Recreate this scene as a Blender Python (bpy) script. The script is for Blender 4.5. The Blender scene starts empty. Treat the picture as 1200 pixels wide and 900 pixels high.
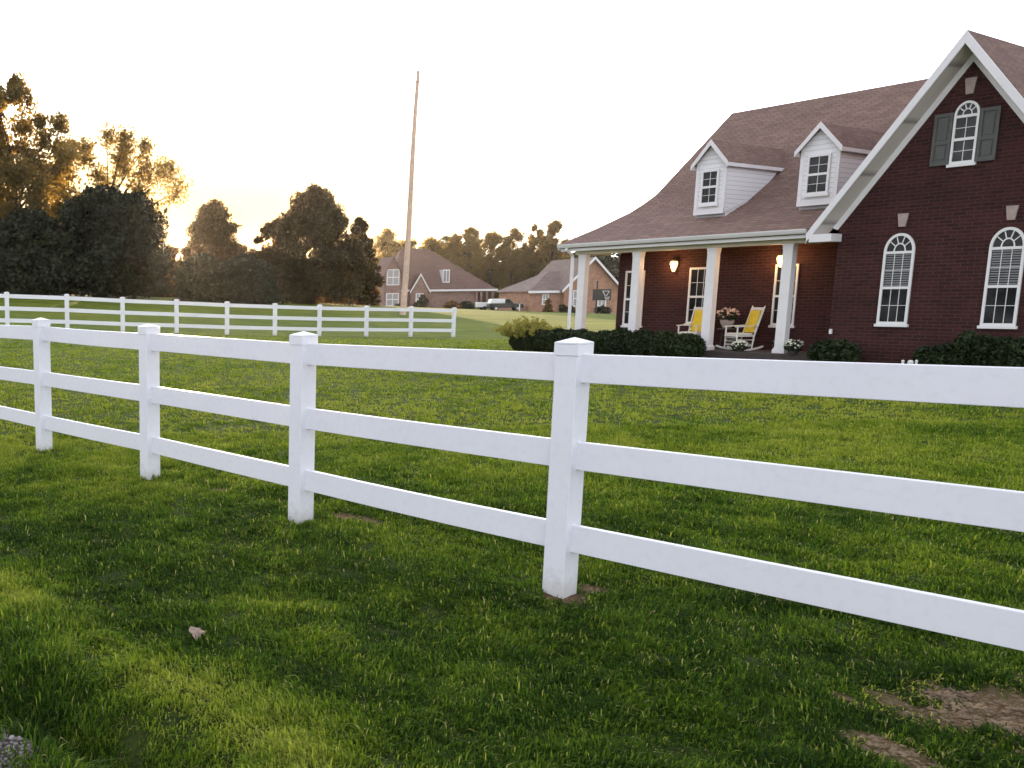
import bpy, math, random
import numpy as np
from mathutils import Vector, Matrix
rng = np.random.default_rng(7); random.seed(7)
S = bpy.context.scene
COL = S.collection

# ------------------------------------------------------------------ camera
F, PITCH, ROLL, PPX, PPY = 1030.5, .143, -.011, 156.6, 497.9      # in 1200x900 pixels
_fw = Vector((0, math.cos(PITCH), -math.sin(PITCH))); _up = Vector((0, math.sin(PITCH), math.cos(PITCH))); _rt = Vector((1, 0, 0))
RT = math.cos(ROLL)*_rt + math.sin(ROLL)*_up
UP = -math.sin(ROLL)*_rt + math.cos(ROLL)*_up
FW = _fw
cd = bpy.data.cameras.new('camera'); cam = bpy.data.objects.new('camera', cd); COL.objects.link(cam)
cam.matrix_world = Matrix(((RT.x, UP.x, -FW.x, 0), (RT.y, UP.y, -FW.y, 0), (RT.z, UP.z, -FW.z, 0), (0, 0, 0, 1)))
cd.sensor_width = 36; cd.lens = F/1200*36; cd.shift_x = .5-PPX/1200; cd.shift_y = (PPY-450)/1200
cd.clip_start = .05; cd.clip_end = 5000
S.camera = cam

def ray(px, py): return RT*((px-PPX)/F) + UP*(-(py-PPY)/F) + FW
def at(px, py, Y):
    r = ray(px, py); return r*(Y/r.y)
def proj_y(p): 
    z = p.dot(FW); return (PPX+F*p.dot(RT)/z, PPY-F*p.dot(UP)/z)

# ------------------------------------------------------------------ helpers
def tag(o, label=None, cat=None, group=None, kind=None):
    if label: o['label'] = label
    if cat: o['category'] = cat
    if group: o['group'] = group
    if kind: o['kind'] = kind
    return o
def empty(name, loc, rz=0, label=None, cat=None, group=None):
    o = bpy.data.objects.new(name, None); COL.objects.link(o); o.location = loc; o.rotation_euler = (0, 0, rz); o.empty_display_size = .3
    return tag(o, label, cat, group)
class MB:
    def __init__(s): s.v = []; s.f = []
    def poly(s, pts):
        b = len(s.v); s.v += [tuple(p) for p in pts]; s.f.append(tuple(range(b, b+len(pts)))); return s
    def hull8(s, p):      # bottom 4 ccw, top 4 ccw
        b = len(s.v); s.v += [tuple(q) for q in p]
        for f in ((3,2,1,0),(4,5,6,7),(0,1,5,4),(1,2,6,5),(2,3,7,6),(3,0,4,7)): s.f.append(tuple(b+i for i in f))
        return s
    def box(s, x0, x1, y0, y1, z0, z1):
        return s.hull8([(x0,y0,z0),(x1,y0,z0),(x1,y1,z0),(x0,y1,z0),(x0,y0,z1),(x1,y0,z1),(x1,y1,z1),(x0,y1,z1)])
    def prism(s, pts, axis, a, b):  # extrude 2D polygon along axis: 'y' -> pts=(x,z); 'x' -> pts=(y,z); 'z' -> (x,y)
        def P(p, t): return {'y': (p[0], t, p[1]), 'x': (t, p[0], p[1]), 'z': (p[0], p[1], t)}[axis]
        n = len(pts); o = len(s.v); s.v += [P(p, a) for p in pts] + [P(p, b) for p in pts]
        s.f.append(tuple(o+i for i in range(n))); s.f.append(tuple(o+n+i for i in reversed(range(n))))
        for i in range(n): j = (i+1) % n; s.f.append((o+i, o+n+i, o+n+j, o+j))
        return s
    def bar(s, a, b, w, h=None, up=(0,0,1)):
        a = Vector(a); b = Vector(b); d = (b-a).normalized(); h = h or w
        u = Vector(up)
        if abs(d.dot(u)) > .97: u = Vector((0,1,0))
        x = d.cross(u).normalized()*w/2; y = x.cross(d).normalized()*h/2
        return s.hull8([a-x-y, a+x-y, b+x-y, b-x-y, a-x+y, a+x+y, b+x+y, b-x+y])
    def tube(s, pts, rad, n=8):
        pts = [Vector(p) for p in pts]; o = len(s.v)
        for i, p in enumerate(pts):
            d = (pts[min(i+1, len(pts)-1)]-pts[max(i-1, 0)]).normalized()
            x = d.orthogonal().normalized() if i == 0 else (px_ - d*px_.dot(d)).normalized()
            px_ = x; y = d.cross(x)
            r = rad[i] if hasattr(rad, '__len__') else rad
            for k in range(n):
                a = 2*math.pi*k/n; s.v.append(tuple(p + x*math.cos(a)*r + y*math.sin(a)*r))
        for i in range(len(pts)-1):
            for k in range(n):
                j = (k+1) % n; s.f.append((o+i*n+k, o+i*n+j, o+(i+1)*n+j, o+(i+1)*n+k))
        s.f.append(tuple(o+k for k in reversed(range(n)))); s.f.append(tuple(o+(len(pts)-1)*n+k for k in range(n)))
        return s
    def lathe(s, c, prof, n=12):
        o = len(s.v)
        for r, z in prof:
            for k in range(n):
                a = 2*math.pi*k/n; s.v.append((c[0]+r*math.cos(a), c[1]+r*math.sin(a), c[2]+z))
        for i in range(len(prof)-1):
            for k in range(n):
                j = (k+1) % n; s.f.append((o+i*n+k, o+i*n+j, o+(i+1)*n+j, o+(i+1)*n+k))
        s.f.append(tuple(o+k for k in reversed(range(n)))); s.f.append(tuple(o+(len(prof)-1)*n+k for k in range(n)))
        return s
    def build(s, name, m, parent=None, bevel=0, smooth=False):
        me = bpy.data.meshes.new(name); me.from_pydata(s.v, [], s.f); me.update()
        if smooth:
            for p in me.polygons: p.use_smooth = True
        o = bpy.data.objects.new(name, me); COL.objects.link(o); me.materials.append(m); o.parent = parent
        if bevel:
            b = o.modifiers.new('b', 'BEVEL'); b.width = bevel; b.segments = 2; b.limit_method = 'ANGLE'
        return o
def fast_mesh(name, verts, loops, sizes, m, parent=None, attr=None, smooth=False):
    me = bpy.data.meshes.new(name); nv = len(verts)
    me.vertices.add(nv); me.vertices.foreach_set('co', np.asarray(verts, np.float32).ravel())
    me.loops.add(len(loops)); me.loops.foreach_set('vertex_index', np.asarray(loops, np.int32))
    st = np.concatenate([[0], np.cumsum(sizes)[:-1]]).astype(np.int32)
    me.polygons.add(len(sizes)); me.polygons.foreach_set('loop_start', st)
    me.update(calc_edges=True)
    if attr is not None:
        a = me.attributes.new('tone', 'FLOAT', 'POINT'); a.data.foreach_set('value', np.asarray(attr, np.float32))
    me.materials.append(m)
    if smooth: me.polygons.foreach_set('use_smooth', np.ones(len(sizes), bool))
    o = bpy.data.objects.new(name, me); COL.objects.link(o); o.parent = parent
    return o
def copy_tree(o, parent=None):
    c = o.copy(); COL.objects.link(c); c.parent = parent
    for ch in list(o.children): copy_tree(ch, c)
    return c
_perm = rng.random((256, 256))
def vnoise(x, y, sc):
    x = np.asarray(x)*sc+1000; y = np.asarray(y)*sc+1000; xi = np.floor(x).astype(int); yi = np.floor(y).astype(int)
    fx = x-xi; fy = y-yi; fx = fx*fx*(3-2*fx); fy = fy*fy*(3-2*fy)
    g = lambda a, b: _perm[a & 255, b & 255]
    return (g(xi,yi)*(1-fx)+g(xi+1,yi)*fx)*(1-fy)+(g(xi,yi+1)*(1-fx)+g(xi+1,yi+1)*fx)*fy

# ------------------------------------------------------------------ materials
class NT:
    def __init__(s, name):
        s.m = bpy.data.materials.new(name); s.m.use_nodes = True; s.t = s.m.node_tree; s.b = s.t.nodes['Principled BSDF']; s.out = s.t.nodes['Material Output']
    def n(s, typ, **k):
        o = s.t.nodes.new(typ)
        for a, b in k.items():
            if a in o.inputs.keys(): o.inputs[a].default_value = b
            else: setattr(o, a, b)
        return o
    def l(s, a, b): s.t.links.new(a, b)
    def ramp(s, src, stops):
        r = s.n('ShaderNodeValToRGB'); e = r.color_ramp.elements
        while len(e) < len(stops): e.new(.5)
        for i, (p, c) in enumerate(stops): e[i].position = p; e[i].color = (*c, 1)
        s.l(src, r.inputs[0]); return r.outputs[0]
    def noise(s, scale, detail=4, vec=None, rough=.55):
        o = s.n('ShaderNodeTexNoise', Scale=scale, Detail=detail, Roughness=rough)
        s.l(vec if vec else s.obj(), o.inputs['Vector']); return o.outputs['Fac']
    def obj(s):
        if not hasattr(s, '_o'): s._o = s.n('ShaderNodeTexCoord').outputs['Object']
        return s._o
    def bump(s, h, strength=.3, dist=.02):
        b = s.n('ShaderNodeBump', Strength=strength, Distance=dist); s.l(h, b.inputs['Height']); s.l(b.outputs[0], s.b.inputs['Normal']); return b
    def mix(s, f, a, b, mode='MIX'):
        o = s.n('ShaderNodeMix', data_type='RGBA', blend_type=mode)
        for i, v in ((0, f), (6, a), (7, b)):
            if hasattr(v, 'links'): s.l(v, o.inputs[i])
            elif i == 0: o.inputs[0].default_value = v
            else: o.inputs[i].default_value = (*v, 1)
        return o.outputs[2]
def plain(name, c, rough=.6, var=.15, scale=8, metal=0, spec=.5, bump=.1, c2=None):
    t = NT(name); f = t.noise(scale)
    c2 = c2 or tuple(x*(1-var*1.6) for x in c)
    t.l(t.ramp(f, [(.3, c2), (.7, c)]), t.b.inputs['Base Color'])
    t.b.inputs['Roughness'].default_value = rough; t.b.inputs['Metallic'].default_value = metal; t.b.inputs['Specular IOR Level'].default_value = spec
    if bump: t.bump(t.noise(scale*6), bump, .004)
    return t.m
def wallvec(t, kz=1.0, kx=1.0):
    sp = t.n('ShaderNodeSeparateXYZ'); t.l(t.obj(), sp.inputs[0])
    a = t.n('ShaderNodeMath', operation='ADD'); t.l(sp.outputs[0], a.inputs[0]); t.l(sp.outputs[1], a.inputs[1])
    m = t.n('ShaderNodeMath', operation='MULTIPLY'); t.l(sp.outputs[2], m.inputs[0]); m.inputs[1].default_value = kz
    m2 = t.n('ShaderNodeMath', operation='MULTIPLY'); t.l(a.outputs[0], m2.inputs[0]); m2.inputs[1].default_value = kx
    c = t.n('ShaderNodeCombineXYZ'); t.l(m2.outputs[0], c.inputs[0]); t.l(m.outputs[0], c.inputs[1]); return c.outputs[0]
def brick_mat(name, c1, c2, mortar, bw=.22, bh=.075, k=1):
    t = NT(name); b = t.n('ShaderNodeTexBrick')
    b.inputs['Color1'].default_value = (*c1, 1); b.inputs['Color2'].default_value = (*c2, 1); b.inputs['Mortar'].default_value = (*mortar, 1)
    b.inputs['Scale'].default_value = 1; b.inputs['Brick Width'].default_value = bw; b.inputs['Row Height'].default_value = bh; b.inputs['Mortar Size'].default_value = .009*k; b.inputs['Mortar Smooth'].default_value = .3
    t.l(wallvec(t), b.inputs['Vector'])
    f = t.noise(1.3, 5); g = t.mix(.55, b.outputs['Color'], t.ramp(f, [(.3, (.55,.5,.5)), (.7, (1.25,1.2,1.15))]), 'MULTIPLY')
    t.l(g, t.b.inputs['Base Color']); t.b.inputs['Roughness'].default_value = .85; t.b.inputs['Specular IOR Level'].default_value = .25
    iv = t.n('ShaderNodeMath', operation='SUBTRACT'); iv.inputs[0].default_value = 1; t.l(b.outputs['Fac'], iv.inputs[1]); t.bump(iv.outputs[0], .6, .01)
    return t.m
def shingle_mat(name, c1, c2, rh=.115, bw=.28):
    t = NT(name); b = t.n('ShaderNodeTexBrick')
    b.inputs['Color1'].default_value = (*c1, 1); b.inputs['Color2'].default_value = (*c2, 1); b.inputs['Mortar'].default_value = tuple(x*.45 for x in c1)+(1,)
    b.inputs['Scale'].default_value = 1; b.inputs['Brick Width'].default_value = bw; b.inputs['Row Height'].default_value = rh; b.inputs['Mortar Size'].default_value = .012; b.inputs['Mortar Smooth'].default_value = .6
    t.l(wallvec(t, 1.7), b.inputs['Vector'])
    f = t.noise(6, 6); g = t.mix(.4, b.outputs['Color'], t.ramp(f, [(.3, (.6,.58,.58)), (.7, (1.2,1.2,1.2))]), 'MULTIPLY')
    f2 = t.noise(.6, 3); g = t.mix(.3, g, t.ramp(f2, [(.35, (.72,.72,.74)), (.65, (1.1,1.1,1.1))]), 'MULTIPLY')
    t.l(g, t.b.inputs['Base Color']); t.b.inputs['Roughness'].default_value = .9; t.b.inputs['Specular IOR Level'].default_value = .2
    t.bump(b.outputs['Fac'], .4, .01); return t.m
def siding_mat(name, c, h=.115):
    t = NT(name); sp = t.n('ShaderNodeSeparateXYZ'); t.l(t.obj(), sp.inputs[0])
    d = t.n('ShaderNodeMath', operation='DIVIDE'); t.l(sp.outputs[2], d.inputs[0]); d.inputs[1].default_value = h
    fr = t.n('ShaderNodeMath', operation='FRACT'); t.l(d.outputs[0], fr.inputs[0])
    t.l(t.ramp(fr.outputs[0], [(0, tuple(x*.45 for x in c)), (.10, c), (.95, c), (1, tuple(x*.45 for x in c))]), t.b.inputs['Base Color'])
    t.bump(fr.outputs[0], .5, -.02); t.b.inputs['Roughness'].default_value = .55; return t.m
def leaf_mat(name, ca, cb, trans=.35, tc=None):
    t = NT(name); a = t.n('ShaderNodeAttribute', attribute_name='tone')
    col = t.ramp(a.outputs['Fac'], [(0, ca), (1, cb)]); f = t.noise(.9, 2)
    col = t.mix(.5, col, t.ramp(f, [(.35, (.6,.62,.6)), (.65, (1.3,1.25,1.1))]), 'MULTIPLY')
    t.l(col, t.b.inputs['Base Color']); t.b.inputs['Roughness'].default_value = .6; t.b.inputs['Specular IOR Level'].default_value = .25
    tr = t.n('ShaderNodeBsdfTranslucent')
    if tc: tr.inputs[0].default_value = (*tc, 1)
    else: t.l(col, tr.inputs[0])
    mx = t.n('ShaderNodeMixShader'); mx.inputs[0].default_value = trans
    t.l(t.b.outputs[0], mx.inputs[1]); t.l(tr.outputs[0], mx.inputs[2]); t.l(mx.outputs[0], t.out.inputs['Surface']); return t.m
M = {}
def vinyl():
    t = NT('white vinyl')
    f = t.noise(1.6, 6); g = t.noise(22, 5)
    c = t.mix(.5, t.ramp(f, [(.3, (.78,.78,.82)), (.7, (.82,.82,.86))]), t.ramp(g, [(.25, (.88,.88,.88)), (.5, (1,1,1))]), 'MULTIPLY')
    t.l(c, t.b.inputs['Base Color']); t.b.inputs['Roughness'].default_value = .42; t.bump(t.noise(3, 2), .08, .02); return t.m
M['vinyl'] = vinyl()
M['trim'] = plain('white painted trim', (.78,.76,.76), .55, .05, 3)
M['cream'] = plain('cream painted beam', (.66,.6,.5), .6, .06, 3)
M['frame'] = plain('white window frame', (.78,.77,.75), .5, .04)
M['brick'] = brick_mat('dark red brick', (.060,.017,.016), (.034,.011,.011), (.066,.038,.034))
M['brick_pink'] = brick_mat('pinkish brick', (.27,.175,.15), (.22,.14,.12), (.32,.26,.23), .5, .2)
M['brick_orange'] = brick_mat('orange tan brick', (.42,.235,.155), (.34,.185,.125), (.45,.32,.26), .4, .16)
M['shingle'] = shingle_mat('brown shingles', (.25,.163,.132), (.19,.124,.102))
M['shingle_far'] = shingle_mat('reddish brown shingles', (.17,.105,.092), (.13,.082,.074), .3, .8)
M['shingle_grey'] = shingle_mat('grey brown shingles', (.22,.17,.15), (.17,.13,.12), .3, .8)
M['siding'] = siding_mat('white lap siding', (.80,.79,.80))
M['shutter'] = plain('grey green shutter paint', (.085,.088,.08), .6, .1)
M['stone'] = plain('cast stone', (.42,.33,.29), .8, .15, 12)
M['concrete'] = plain('porch concrete', (.07,.055,.05), .85, .2, 3)
M['soffit'] = siding_mat('soffit panels', (.55,.5,.46), 1.0)
M['blind'] = plain('blind slats', (.24,.24,.25), .6)
M['dark'] = plain('dark metal', (.02,.02,.022), .5)
M['black_rubber'] = plain('black rubber', (.015,.015,.015), .8)
M['yellow'] = plain('yellow cushion', (.75,.52,.03), .85, .12, 10)
M['chairwhite'] = plain('white painted wood', (.74,.72,.66), .5, .06)
M['pot'] = plain('dark planter', (.05,.045,.04), .7)
M['wood_pole'] = plain('pole wood paled for flare', (.74,.52,.40), .85, .2, 3)  # base colour paled to stand in for flare on the backlit pole
M['bark'] = plain('bark', (.07,.05,.035), .9, .3, 2)
M['bark_pale'] = plain('pale bark', (.30,.27,.23), .9, .3, 2)
M['wfence'] = plain('dark brown fence wood', (.06,.035,.025), .85, .3, 2)
M['paint_green'] = plain('dark green car paint', (.015,.02,.018), .3, .05)
M['paint_white'] = plain('white car paint', (.75,.75,.75), .35, .04)
M['rim'] = plain('wheel metal', (.5,.5,.5), .35, .05, metal=.8)
M['light_clear'] = plain('clear lens', (.7,.7,.65), .2, .02)
M['petal_white'] = plain('white petals', (.78,.78,.62), .7, .1, 20)
M['petal_pink'] = plain('pale yellow and pink petals', (.72,.55,.36), .7, .2, 14, c2=(.65,.35,.33))
M['door_red'] = plain('reddish decoration', (.42,.17,.12), .7)
def vinyl_post():
    t = NT('white vinyl splashed with soil'); sp = t.n('ShaderNodeSeparateXYZ'); t.l(t.obj(), sp.inputs[0])
    n1 = t.noise(14, 6, rough=.7); ad = t.n('ShaderNodeMath', operation='MULTIPLY_ADD'); t.l(n1, ad.inputs[0]); ad.inputs[1].default_value = -.34; t.l(sp.outputs[2], ad.inputs[2])
    mr = t.n('ShaderNodeMapRange'); t.l(ad.outputs[0], mr.inputs[0]); mr.inputs[1].default_value = -.16; mr.inputs[2].default_value = -.02; mr.inputs[3].default_value = .35; mr.inputs[4].default_value = 0
    c = t.mix(.5, t.ramp(t.noise(1.6, 6), [(.3, (.77,.77,.81)), (.7, (.82,.82,.86))]), t.ramp(t.noise(22, 5), [(.25, (.88,.88,.88)), (.5, (1,1,1))]), 'MULTIPLY')
    t.l(t.mix(mr.outputs[0], c, (.26,.22,.13)), t.b.inputs['Base Color']); t.b.inputs['Roughness'].default_value = .45; return t.m
M['vinyl_post'] = vinyl_post()
def glass():
    t = NT('window glass'); t.b.inputs['Base Color'].default_value = (.012,.015,.017,1); t.b.inputs['Roughness'].default_value = .06; t.b.inputs['Specular IOR Level'].default_value = .3
    t.l(t.ramp(t.noise(1.6, 3), [(.4, (.008,.010,.012)), (.7, (.05,.05,.05))]), t.b.inputs['Base Color']); t.bump(t.noise(1.2, 1), .05, .05); return t.m
M['glass'] = glass()
def glow(name, c, e):
    t = NT(name); t.b.inputs['Base Color'].default_value = (*c, 1); t.b.inputs['Emission Color'].default_value = (*c, 1); t.b.inputs['Emission Strength'].default_value = e; return t.m
M['lamp'] = glow('lit lantern glass', (1, .66, .24), .42)
M['flood'] = glow('lit floodlight lens', (1, .95, .85), .4)
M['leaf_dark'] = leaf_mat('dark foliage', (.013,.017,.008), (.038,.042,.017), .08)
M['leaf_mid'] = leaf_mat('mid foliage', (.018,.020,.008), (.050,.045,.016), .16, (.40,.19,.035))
M['leaf_loose'] = leaf_mat('loose backlit foliage', (.05,.055,.02), (.13,.11,.035), .5, (.42,.26,.05))
M['leaf_rust'] = leaf_mat('rusty foliage', (.075,.045,.018), (.15,.095,.03), .4, (.40,.20,.05))
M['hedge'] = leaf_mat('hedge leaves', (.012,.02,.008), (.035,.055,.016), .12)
M['gold'] = leaf_mat('golden spiky leaves', (.20,.19,.035), (.42,.38,.08), .3)

# ------------------------------------------------------------------ terrain
ctrl = []
def C(px, py, Y): p = at(px, py, Y); ctrl.append((p.x, p.y, p.z))
POSTS = [((52,528),(49,372),11.03), ((176,559),(176,379),9.20), ((352.3,608),(357,388),7.32), ((655.5,691),(675,395),5.455)]
for b, t_, Y in POSTS: C(*b, Y)
FARX = [9,79,144,207,266,322,374,429,481,531]; FART = [342.5,345,348.3,350.9,353.6,355.6,357.3,358.5,359.4,360.6]
def far_post(i):
    x = FARX[i]; k = (x-PPX)/F
    Y = (44.2-.39*4.4)/(1-.39*k*1.03); h = 1.653*F/Y
    return at(x, FART[i]+h, Y), Y
for i in range(10):
    p, Y = far_post(i); ctrl.append(tuple(p))
for p in ((0,345.5,82),(130,346.5,84),(260,352,86),(370,356,86),(450,359,90)): C(*p)
for p in ((500,361.5,165),(575,363,160),(640,366,130),(715,367.5,128)): C(*p)
HZ = -1.487
HYAW = 1.08; HX, HY = 15.704, 21.327
cu, su = math.cos(HYAW), math.sin(HYAW)
def hw(u, v, w=0): return Vector((HX+u*cu+v*su, HY-u*su+v*cu, HZ+w))
for u, v in ((-6.5,-1),(-3,-1),(0,-1),(3,-.6),(6,-.6),(3,6),(-6.5,6),(-2,12)): p = hw(u, v, -.22); ctrl.append(tuple(p))
ctrl += [(0,2,-1.93),(-3,2,-1.93),(3,1,-1.95),(0,-6,-1.95),(6,2,-1.95),(-8,3,-1.93)]
ctrl = np.array(ctrl)
cx, cy, cz = ctrl.T
def phi(r): return np.sqrt(r*r+4)
D = phi(np.hypot(cx[:,None]-cx[None], cy[:,None]-cy[None]))
A = np.block([[D+.02*np.eye(len(cx))*-1, np.stack([np.ones_like(cx), cx, cy], 1)], [np.stack([np.ones_like(cx), cx, cy]), np.zeros((3,3))]])
sol = np.linalg.solve(A, np.concatenate([cz, [0,0,0]]))
# foreground bank line (crest), from two ground pixels
def flat_at(px, py, z=-1.93): r = ray(px, py); return r*(z/r.z)
B0 = flat_at(0, 705); B1 = flat_at(330, 900); bd = (B1-B0); bd.z = 0; bd.normalize(); bn = Vector((bd.y, -bd.x, 0))
if bn.dot(Vector((0,0,0))-B0) < 0: bn = -bn
def gz(x, y):
    x = np.atleast_1d(np.asarray(x, float)); y = np.atleast_1d(np.asarray(y, float))
    r = np.hypot(x, y); k = np.minimum(1, 170/np.maximum(r, 1e-6)); xx = x*k; yy = y*k
    z = np.zeros_like(x)
    for i in range(0, len(x), 20000):
        a, b = xx[i:i+20000], yy[i:i+20000]
        z[i:i+20000] = phi(np.hypot(a[:,None]-cx[None], b[:,None]-cy[None]))@sol[:-3] + sol[-3] + sol[-2]*a + sol[-1]*b
    near = np.exp(-(r/14)**2)
    d = (x-B0.x)*bn.x + (y-B0.y)*bn.y           # >0 : camera / road side of the crest
    dw = d + (vnoise(x, y, .9)-.5)*.35
    z += near*(.05*np.exp(-(dw/.28)**2) - .17*np.exp(-((dw-.5)/.17)**2)*np.clip(vnoise(x+7, y, 1.5)*2-.5, 0, 1) - .05/(1+np.exp(-(dw-.5)*8)))
    z += (vnoise(x, y, 2.2)-.5)*.035*near + (vnoise(x, y, .5)-.5)*.06*np.exp(-(r/60)**2) + (vnoise(x, y, 6)-.5)*.035*near + (vnoise(x+9, y, 14)-.5)*.016*np.exp(-(r/7)**2)
    z += (vnoise(x, y, 31)-.5)*.022*np.exp(-(r/6)**2)
    return z
def gz1(x, y): return float(gz(x, y)[0])
def ground_pt(px, py):
    r = ray(px, py); t = 1.9/max(1e-4, -r.z) if r.z < 0 else 90
    t = min(t, 160)
    for _ in range(25):
        z = gz1(r.x*t, r.y*t)
        if r.z < -1e-3: t = .5*t + .5*min(z/r.z, 160)
    return Vector((r.x*t, r.y*t, gz1(r.x*t, r.y*t)))

# bare soil patches (world positions) and gravel corner
SOIL = []
for px, py, rad in ((1050,885,.15),(1150,838,.27),(1195,850,.24),(1075,800,.09),(1110,818,.13),(800,790,.0),(665,702,.09),(700,692,.07),(405,606,.08),(440,612,.06),(265,574,.07)):
    if rad: p = ground_pt(px, py); SOIL.append((p.x, p.y, rad))
def soil_f(x, y):
    f = np.zeros(np.shape(x))
    for sx, sy, r in SOIL:
        d = np.hypot(x-sx, (y-sy)*1.3)/r*.9 + (vnoise(x, y, 5)-.5)*1.7 + (vnoise(x, y, 17)-.5)*1.5
        f = np.maximum(f, np.clip(1.5-d, 0, 1))
    return f
G0 = flat_at(-5, 905)
def gravel_f(x, y):
    d = (x-B0.x)*bn.x + (y-B0.y)*bn.y + (vnoise(x, y, 3)-.5)*.5
    dg = (G0.x-B0.x)*bn.x + (G0.y-B0.y)*bn.y
    return np.clip((d-(dg-.30))/.25, 0, 1)

def ground_mat():
    t = NT('lawn ground')
    big = t.noise(.12, 5); mid = t.noise(1.1, 6); fine = t.noise(28, 6, rough=.7)
    sep = t.n('ShaderNodeMapping'); sep.inputs['Scale'].default_value = (.25, 1.6, 1); t.l(t.obj(), sep.inputs['Vector'])
    streak = t.noise(.8, 5, sep.outputs[0], .65)
    base = t.ramp(streak, [(.3, (.070,.108,.011)), (.5, (.125,.162,.017)), (.7, (.19,.21,.028))])
    c = t.mix(.6, base, t.ramp(big, [(.35, (.7,.78,.7)), (.65, (1.25,1.15,1.0))]), 'MULTIPLY')
    c = t.mix(.7, c, t.ramp(mid, [(.3, (.6,.65,.6)), (.7, (1.2,1.2,1.1))]), 'MULTIPLY')
    c = t.mix(.7, c, t.ramp(fine, [(.3, (.45,.5,.45)), (.7, (1.4,1.35,1.2))]), 'MULTIPLY')
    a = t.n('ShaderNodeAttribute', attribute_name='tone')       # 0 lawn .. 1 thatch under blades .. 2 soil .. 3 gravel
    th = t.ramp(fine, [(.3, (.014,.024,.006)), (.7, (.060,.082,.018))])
    so = t.ramp(t.noise(40, 6, rough=.75), [(.3, (.05,.032,.016)), (.5, (.13,.085,.045)), (.72, (.32,.235,.14))])
    vor = t.n('ShaderNodeTexVoronoi', Scale=55); t.l(t.obj(), vor.inputs['Vector'])
    gr = t.ramp(vor.outputs['Distance'], [(.0, (.34,.31,.29)), (.4, (.2,.18,.17)), (.6, (.06,.05,.05))])
    def band(lo, hi):
        m = t.n('ShaderNodeMapRange'); m.inputs[1].default_value = lo; m.inputs[2].default_value = hi; t.l(a.outputs['Fac'], m.inputs[0]); return m.outputs[0]
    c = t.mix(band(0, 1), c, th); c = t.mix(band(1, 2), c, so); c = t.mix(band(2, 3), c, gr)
    t.l(c, t.b.inputs['Base Color']); t.b.inputs['Roughness'].default_value = .95; t.b.inputs['Specular IOR Level'].default_value = .1
    t.bump(fine, .8, .03); return t.m
M['ground'] = ground_mat()
# polar grid
def build_ground():
    rs = np.concatenate([[0], np.geomspace(1.2, 30, 330), np.geomspace(31, 220, 90), np.geomspace(240, 3500, 24)])
    n = 520
    th = np.concatenate([np.linspace(-40, 78, n-120), np.linspace(78, 320, 121)[1:]])*math.pi/180; th = th[:-1]; n = len(th)
    R, T = np.meshgrid(rs[1:], th, indexing='ij'); X = R*np.sin(T); Y = R*np.cos(T)
    Z = gz(X.ravel(), Y.ravel()); x, y = X.ravel(), Y.ravel()
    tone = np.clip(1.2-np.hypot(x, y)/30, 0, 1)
    s = soil_f(x, y); tone = np.where(s > .05, np.maximum(tone, 1+s), tone); g = gravel_f(x, y); tone = np.where(g > .05, 1+2*g, tone)
    v = np.stack([x, y, Z], 1); v = np.vstack([v, [[0, 0, gz1(0, 0)]]]); tone = np.append(tone, 1)
    nr = len(rs)-1
    i = np.arange(nr-1)[:,None]*n; j = np.arange(n)[None]; j2 = (j+1) % n
    q = np.stack([(i+j), (i+n+j), (i+n+j2), (i+j2)], -1).reshape(-1, 4)[:, ::-1]
    tri = np.stack([np.full(n, len(v)-1), np.arange(n), (np.arange(n)+1) % n], 1)[:, ::-1]
    loops = np.concatenate([q.ravel(), tri.ravel()]); sizes = np.concatenate([np.full(len(q), 4), np.full(len(tri), 3)])
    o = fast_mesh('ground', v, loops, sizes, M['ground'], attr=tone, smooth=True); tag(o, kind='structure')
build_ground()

# ------------------------------------------------------------------ grass blades
def grass_mat():
    t = NT('grass blades'); a = t.n('ShaderNodeAttribute', attribute_name='tone')
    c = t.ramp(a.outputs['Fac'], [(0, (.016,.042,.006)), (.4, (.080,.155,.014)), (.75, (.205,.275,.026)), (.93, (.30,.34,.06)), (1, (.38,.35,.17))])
    t.l(c, t.b.inputs['Base Color']); t.b.inputs['Roughness'].default_value = .75; t.b.inputs['Specular IOR Level'].default_value = .12
    tr = t.n('ShaderNodeBsdfTranslucent'); t.l(t.mix(1, c, (1.5,1.4,.7), 'MULTIPLY'), tr.inputs[0])
    mx = t.n('ShaderNodeMixShader'); mx.inputs[0].default_value = .4
    t.l(t.b.outputs[0], mx.inputs[1]); t.l(tr.outputs[0], mx.inputs[2]); t.l(mx.outputs[0], t.out.inputs['Surface']); return t.m
M['grass'] = grass_mat()
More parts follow.
